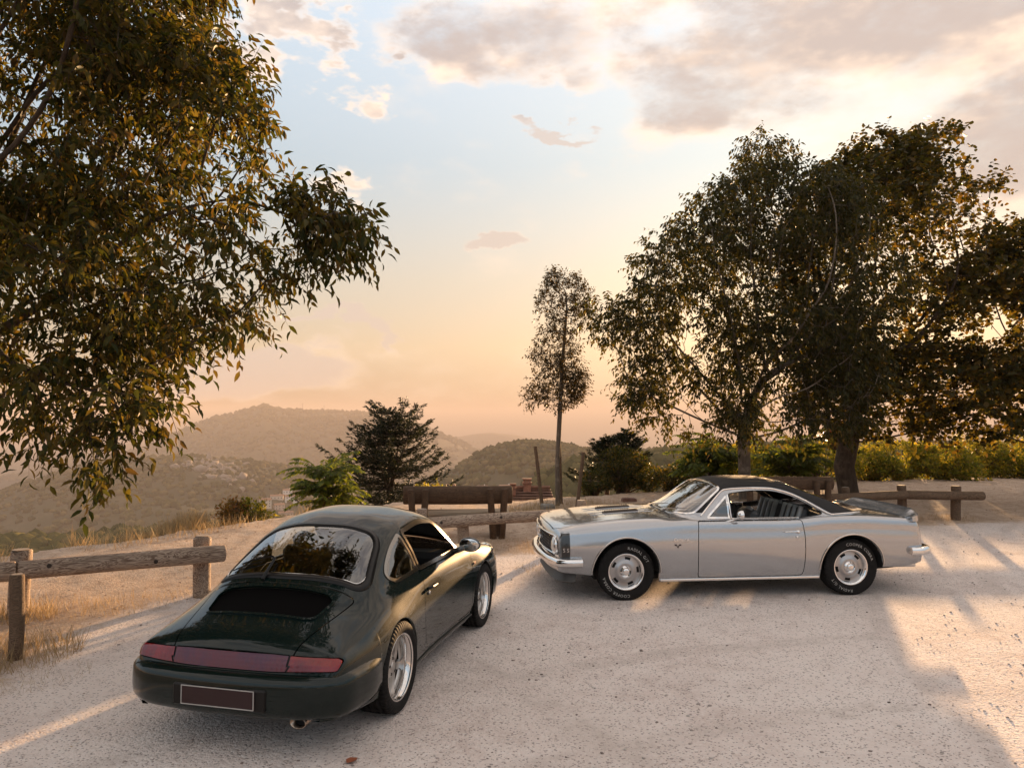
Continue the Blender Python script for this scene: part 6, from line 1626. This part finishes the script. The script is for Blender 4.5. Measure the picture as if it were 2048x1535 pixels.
# gravel: loose stones, one mass
ico_v = np.array([(0, 0, 1), (.894, 0, .447), (.276, .851, .447), (-.724, .526, .447), (-.724, -.526, .447), (.276, -.851, .447), (.724, .526, -.447), (-.276, .851, -.447), (-.894, 0, -.447), (-.276, -.851, -.447), (.724, -.526, -.447), (0, 0, -1)])
ico_f = np.array([(0, 1, 2), (0, 2, 3), (0, 3, 4), (0, 4, 5), (0, 5, 1), (1, 6, 2), (2, 7, 3), (3, 8, 4), (4, 9, 5), (5, 10, 1), (6, 7, 2), (7, 8, 3), (8, 9, 4), (9, 10, 5), (10, 6, 1), (6, 11, 7), (7, 11, 8), (8, 11, 9), (9, 11, 10), (10, 11, 6)])
def blobs(P, S, g, jit=.18, fz=1.0):
    n = len(P); T = ico_v[None]*(1+g.normal(size=(n, 12, 1))*jit); a = g.random(n)*6.28; c_, s_ = np.cos(a)[:, None], np.sin(a)[:, None]
    x = T[:, :, 0]*c_-T[:, :, 1]*s_; y = T[:, :, 0]*s_+T[:, :, 1]*c_
    V = P[:, None]+np.stack([x*S[:, 0:1], y*S[:, 1:2], T[:, :, 2]*S[:, 2:3]], 2); F = (ico_f[None]+(np.arange(n)*12)[:, None, None]).reshape(-1, 3)
    return V.reshape(-1, 3), F
n = 9500; Y = 2.4+g.random(n)**1.7*12; X = (g.random(n)*1.7-.85)*Y; cl = fbm(X*.9+3, Y*.9, 3)+g.normal(size=n)*.3 > 0; X, Y = X[cl], Y[cl]; n = len(X)
s_ = .0035+.009*g.random(n)**4; S = np.stack([s_*(1+g.random(n)*.6), s_, s_*.65], 1); V, F = blobs(np.stack([X, Y, ground_z(X, Y)+s_*.3], 1), S, g)
m, t, out = mat_new('pebble'); b = t.add('ShaderNodeBsdfPrincipled'); t.l.new(b.outputs[0], out.inputs[0]); b.inputs['Roughness'].default_value = .9
t.l.new(t.ramp(t.add('ShaderNodeNewGeometry').outputs['Random Per Island'], [(0, (.12, .09, .075)), (.35, (.30, .25, .22)), (1, (.52, .47, .43))]), b.inputs['Base Color'])
tag(obj('gravel', V, F, m, smooth=False), 'loose pale gravel stones strewn over the parking ground', 'gravel', kind='stuff')
# ------------------------------------------------------------------ far hills: woods, outcrop, houses, masts
g = np.random.default_rng(15)
n = 120000
az_ = g.uniform(R(-37), R(37), n); r_ = np.exp(g.uniform(np.log(230), np.log(5200), n))
z_ = H(az_, r_)
# keep only what the viewpoint can see over the nearer ground
ng, nrr = 220, 260; gaz = np.linspace(R(-38), R(38), ng); gr = np.geomspace(40, 5600, nrr); A2, R2 = np.meshgrid(gaz, gr); el = (H(A2, R2)-HC)/R2; cm = np.maximum.accumulate(el, 0)
ia = np.clip(((az_-gaz[0])/(gaz[1]-gaz[0])).round().astype(int), 0, ng-1); ir = np.clip(np.searchsorted(gr, r_)-1, 0, nrr-1)
vis = (z_+9-HC)/r_ > cm[ir, ia]-.0015
dens_ = fbm(r_*np.sin(az_)/90, r_*np.cos(az_)/90, 4)+g.normal(size=n)*.22 > -.25
k = vis & dens_ & (z_ > -325); az_, r_, z_ = az_[k], r_[k], z_[k]
rock_zone = (np.abs(px_of_az(az_)-435) < 62) & (np.abs(HOR-(z_-HC)/r_*FPX-932) < 24) & (r_ < 1600)
thin = g.random(len(az_)) < .35; k = ~rock_zone | thin; az_, r_, z_ = az_[k], r_[k], z_[k]
if len(az_) > 17000: 
    q = g.permutation(len(az_))[:17000]; az_, r_, z_ = az_[q], r_[q], z_[q]
s_ = (2.8+3.2*g.random(len(az_)))*np.clip(r_/1500, .75, 2.6); S = np.stack([s_*(.9+.4*g.random(len(s_))), s_*(.9+.4*g.random(len(s_))), s_*(.75+.4*g.random(len(s_)))], 1)
V, F = blobs(np.stack([r_*np.sin(az_), r_*np.cos(az_), z_+s_*.25], 1), S, g, .16)
m, t, out = mat_new('far_canopy'); b = t.add('ShaderNodeBsdfPrincipled'); t.l.new(b.outputs[0], out.inputs[0]); b.inputs['Roughness'].default_value = 1.0; b.inputs['Specular IOR Level'].default_value = .0
t.l.new(t.ramp(t.add('ShaderNodeNewGeometry').outputs['Random Per Island'], [(0, (.03, .034, .014)), (.4, (.055, .055, .022)), (.75, (.085, .075, .03)), (1, (.13, .10, .045))]), b.inputs['Base Color'])
tag(obj('hillside_woods', V, F, m), 'scrubby woods covering the hazy far hills', 'woods', kind='stuff')
# pale rock outcrop on the near hill
def hit(px, py, rmin=200, rmax=6000):
    az = math.atan((px-1024)/FPX*math.cos(PITCH)); rr = np.geomspace(rmin, rmax, 1500); e = (H(np.full(1500, az), rr)-HC)/rr*math.sqrt(1)
    yy = HOR-e*FPX*math.sqrt(1+0*((px-1024)/FPX)**2); i = np.where(yy <= py)[0]; i = i[0] if len(i) else 1499
    return (rr[i]*math.sin(az), rr[i]*math.cos(az), float(H(np.array([az]), np.array([rr[i]]))[0])), rr[i]
oc = []; oS = []
for k in range(130):
    px = g.normal(430, 34); py = 928+(px-430)*.22+g.normal()*11
    p, rr = hit(px, py, 500, 1700); oc.append(p); s = 1.4+3.4*g.random()**2; oS.append((s*(1+g.random()), s, s*(.8+g.random()*.9)))
V, F = blobs(np.array(oc), np.array(oS), g, .38); tag(obj('rock_outcrop', V, F, pbr('pale_rock', (.22, .18, .15), .95, var=.3, vscale=.2), smooth=False), 'pale rock outcrop showing on the near wooded hill at left', 'rocks', kind='stuff')
# houses
PLAST = [pbr('plaster_%s' % n_, c, .9, var=.12, vscale=.6) for n_, c in (('cream', (.62, .53, .44)), ('white', (.74, .68, .62)), ('rose', (.55, .42, .34)))]
TILE_FAR = pbr('far_tile', (.30, .15, .09), .9, var=.3, vscale=.8); PANE_FAR = pbr('far_pane', (.05, .05, .05), .2)
def house(label, p, w, dp, h, rz, wall, rows=2, cols=3, rise=.22, name='house'):
    e = empty(name, p, rz); tag(e, label, 'house')
    MB().box((0, 0, h/2-2), (w/2, dp/2, h/2+2)).build('wall', wall, e, smooth=False)
    o = .35; V = [(-w/2-o, -dp/2-o, h+.02), (w/2+o, -dp/2-o, h+.02), (w/2+o, dp/2+o, h+.02), (-w/2-o, dp/2+o, h+.02), (-w/2-o, 0, h+dp*rise), (w/2+o, 0, h+dp*rise)]
    rf = obj('roof', V, [(0, 1, 5, 4), (2, 3, 4, 5), (0, 4, 3), (1, 2, 5), (0, 3, 2, 1)], TILE_FAR, e, smooth=False)
    MB().box((w*.22, 0, h+dp*rise), (.35, .35, .8)).build('chimney', wall, rf, smooth=False)
    for r0 in range(rows):
        for c in range(cols):
            x = -w/2+(c+.5)*w/cols; z = h*(r0+.55)/rows
            MB().box((x, -dp/2-.03, z), (.48, .06, .65)).build('window', PANE_FAR, e, smooth=False)
    return e
vs = [('tall cream house at the left end of the far village', 533, 998, 13, 9, 9, .15, 0, 3, 3), ('low cream house above the middle of the far village', 556, 985, 15, 8, 5, -.1, 0, 1, 4), ('rose house in the middle of the far village', 560, 1003, 12, 8, 6, .3, 2, 2, 3), ('white house at the right of the far village beside the feathery shrub', 584, 990, 14, 9, 7, .05, 1, 2, 3), ('low rose house at the bottom of the far village', 574, 1016, 17, 8, 4.5, .1, 2, 1, 4), ('small white house topmost in the far village', 577, 975, 10, 7, 5, -.2, 1, 1, 3)]
for (lb, px, py, w, dp, h, rz, wl, rw, cl_) in vs:
    p, rr = hit(px, py+4, 300, 1500); sc = rr/900*.95; house(lb, (p[0], p[1], p[2]-1), w*sc, dp*sc, h*sc, rz+math.atan2(p[0], p[1])*-1, PLAST[wl], rw, cl_)
for (lb, px, py, w, h) in (('small white house far below left of the tiled roof', 965, 977, 9, 6.5), ('white house of long flat storeys far below beside the tiled roof', 1012, 977, 12, 7)):
    p, rr = hit(px, py+6, 60, 900); sc = rr/480; house(lb, (p[0], p[1], p[2]), w*sc*.7, 6*sc, h*sc*.62, .1, PLAST[1], 2, 3, rise=.06)
# masts on the main ridge
for lb, px, y0, y1 in (('taller thin mast on the ridge of the main hill', 605, 826, 803), ('fainter thin mast on the ridge, right of the taller one', 648, 826, 808)):
    b_ = at(px, y0+4, 3300); t_ = at(px, y1, 3300); e = empty('mast', tuple(b_)); tag(e, lb, 'mast'); hh = t_.z-b_.z
    MB().tube([(0, 0, -4), (0, 0, hh*.7), (0, 0, hh)], [1.6, 1.3, .7], 6).build('pole', pbr('mast_grey', (.25, .22, .20), .8), e)
    MB().box((0, 0, hh*.82), (2.2, 2.2, hh*.05)).build('antenna_ring', MATS['mast_grey'], e, smooth=False)
# tiled roof and chimneys just below the rim
BRICK = pbr('chimney_brick', (.24, .11, .07), .9, var=.35, vscale=5, bump=.02, bscale=9); TILE = pbr('roof_tile', (.15, .072, .045), .85, var=.35, vscale=2.2)
def chimney(parent, c, w, h):
    o = MB().box((c[0], c[1], c[2]+h/2), (w/2, w*.4, h/2), bev=.02).build('chimney', BRICK, parent)
    MB().box((c[0], c[1], c[2]+h+.05), (w*.60, w*.5, .05), bev=.015).build('chimney_cap', BRICK, o)
    for k in (-1, 0, 1): MB().box((c[0]+k*w*.33, c[1], c[2]+h+.17), (.06, w*.3, .07)).build('cap_brick', BRICK, o, smooth=False)
    MB().box((c[0], c[1], c[2]+h+.28), (w*.60, w*.5, .035), bev=.01).build('cap_slab', BRICK, o)
D = 42.0
c0 = at(1050, 1022, D); e = empty('tiled_house', tuple(c0)); tag(e, 'house below the rim with red tiled roof and brick chimneys beside the young tree', 'house')
rid = at(1085, 974, D+2.2); eav0 = at(1008, 1010, D-1); 
Lr = 3.1; x0 = -1.1; rows = 13
roof = MB().box((x0+Lr/2, 1.25, -2.0), (Lr/2-.2, 2.4, 2.1)).build('wall', PLAST[2], e, smooth=False)
zt = rid.z-c0.z
ro = obj('roof', [(x0, -1.6, zt-1.55), (x0+Lr, -1.6, zt-1.55), (x0+Lr-.5, 1.9, zt-.06), (x0, 1.9, zt-.06), (x0, 4.6, zt-1.6), (x0+Lr, 4.6, zt-1.6)], [(0, 1, 2, 3), (3, 2, 5, 4)], TILE, e, smooth=False)
tm = None
for i in range(rows):
    f = i/(rows-1); y = -1.6+3.5*f; z = zt-1.55+1.49*f
    tb = MB(); nb = 22; V = []; 
    for s_ in np.linspace(0, 1, nb*4+1):
        for (dy, dz) in ((-.02, .09), (.29, .12)): V.append((x0+s_*(Lr-.5*f), y+dy, z+dz*.9+.018*abs(math.sin(s_*nb*math.pi))))
    tb.add(V, [(2*j, 2*j+2, 2*j+3, 2*j+1) for j in range(nb*4)]); tb.build('tile_row', TILE, ro)
MB().tube([(x0, 1.9, zt+.02), (x0+Lr-.5, 1.9, zt+.02)], .11, 8).build('ridge_tile', TILE, ro)
pc = at(1054, 975, D+2); chimney(ro, (pc.x-c0.x, 1.7, zt-.25), .46, .50)
pc = at(1026, 975, D+2); chimney(ro, (pc.x-c0.x, 1.2, zt-.6), .30, .60)
pc = at(901, 985, D); e2 = empty('chimney_stack', (pc.x, pc.y, pc.z-2.5)); tag(e2, 'brick chimney rising alone behind the log bench', 'chimney'); chimney(e2, (0, 0, 1.6), .46, 1.05)
MB().box((0, .5, .8), (1.4, 1.0, .85)).build('roof_slab', TILE, e2, smooth=False)
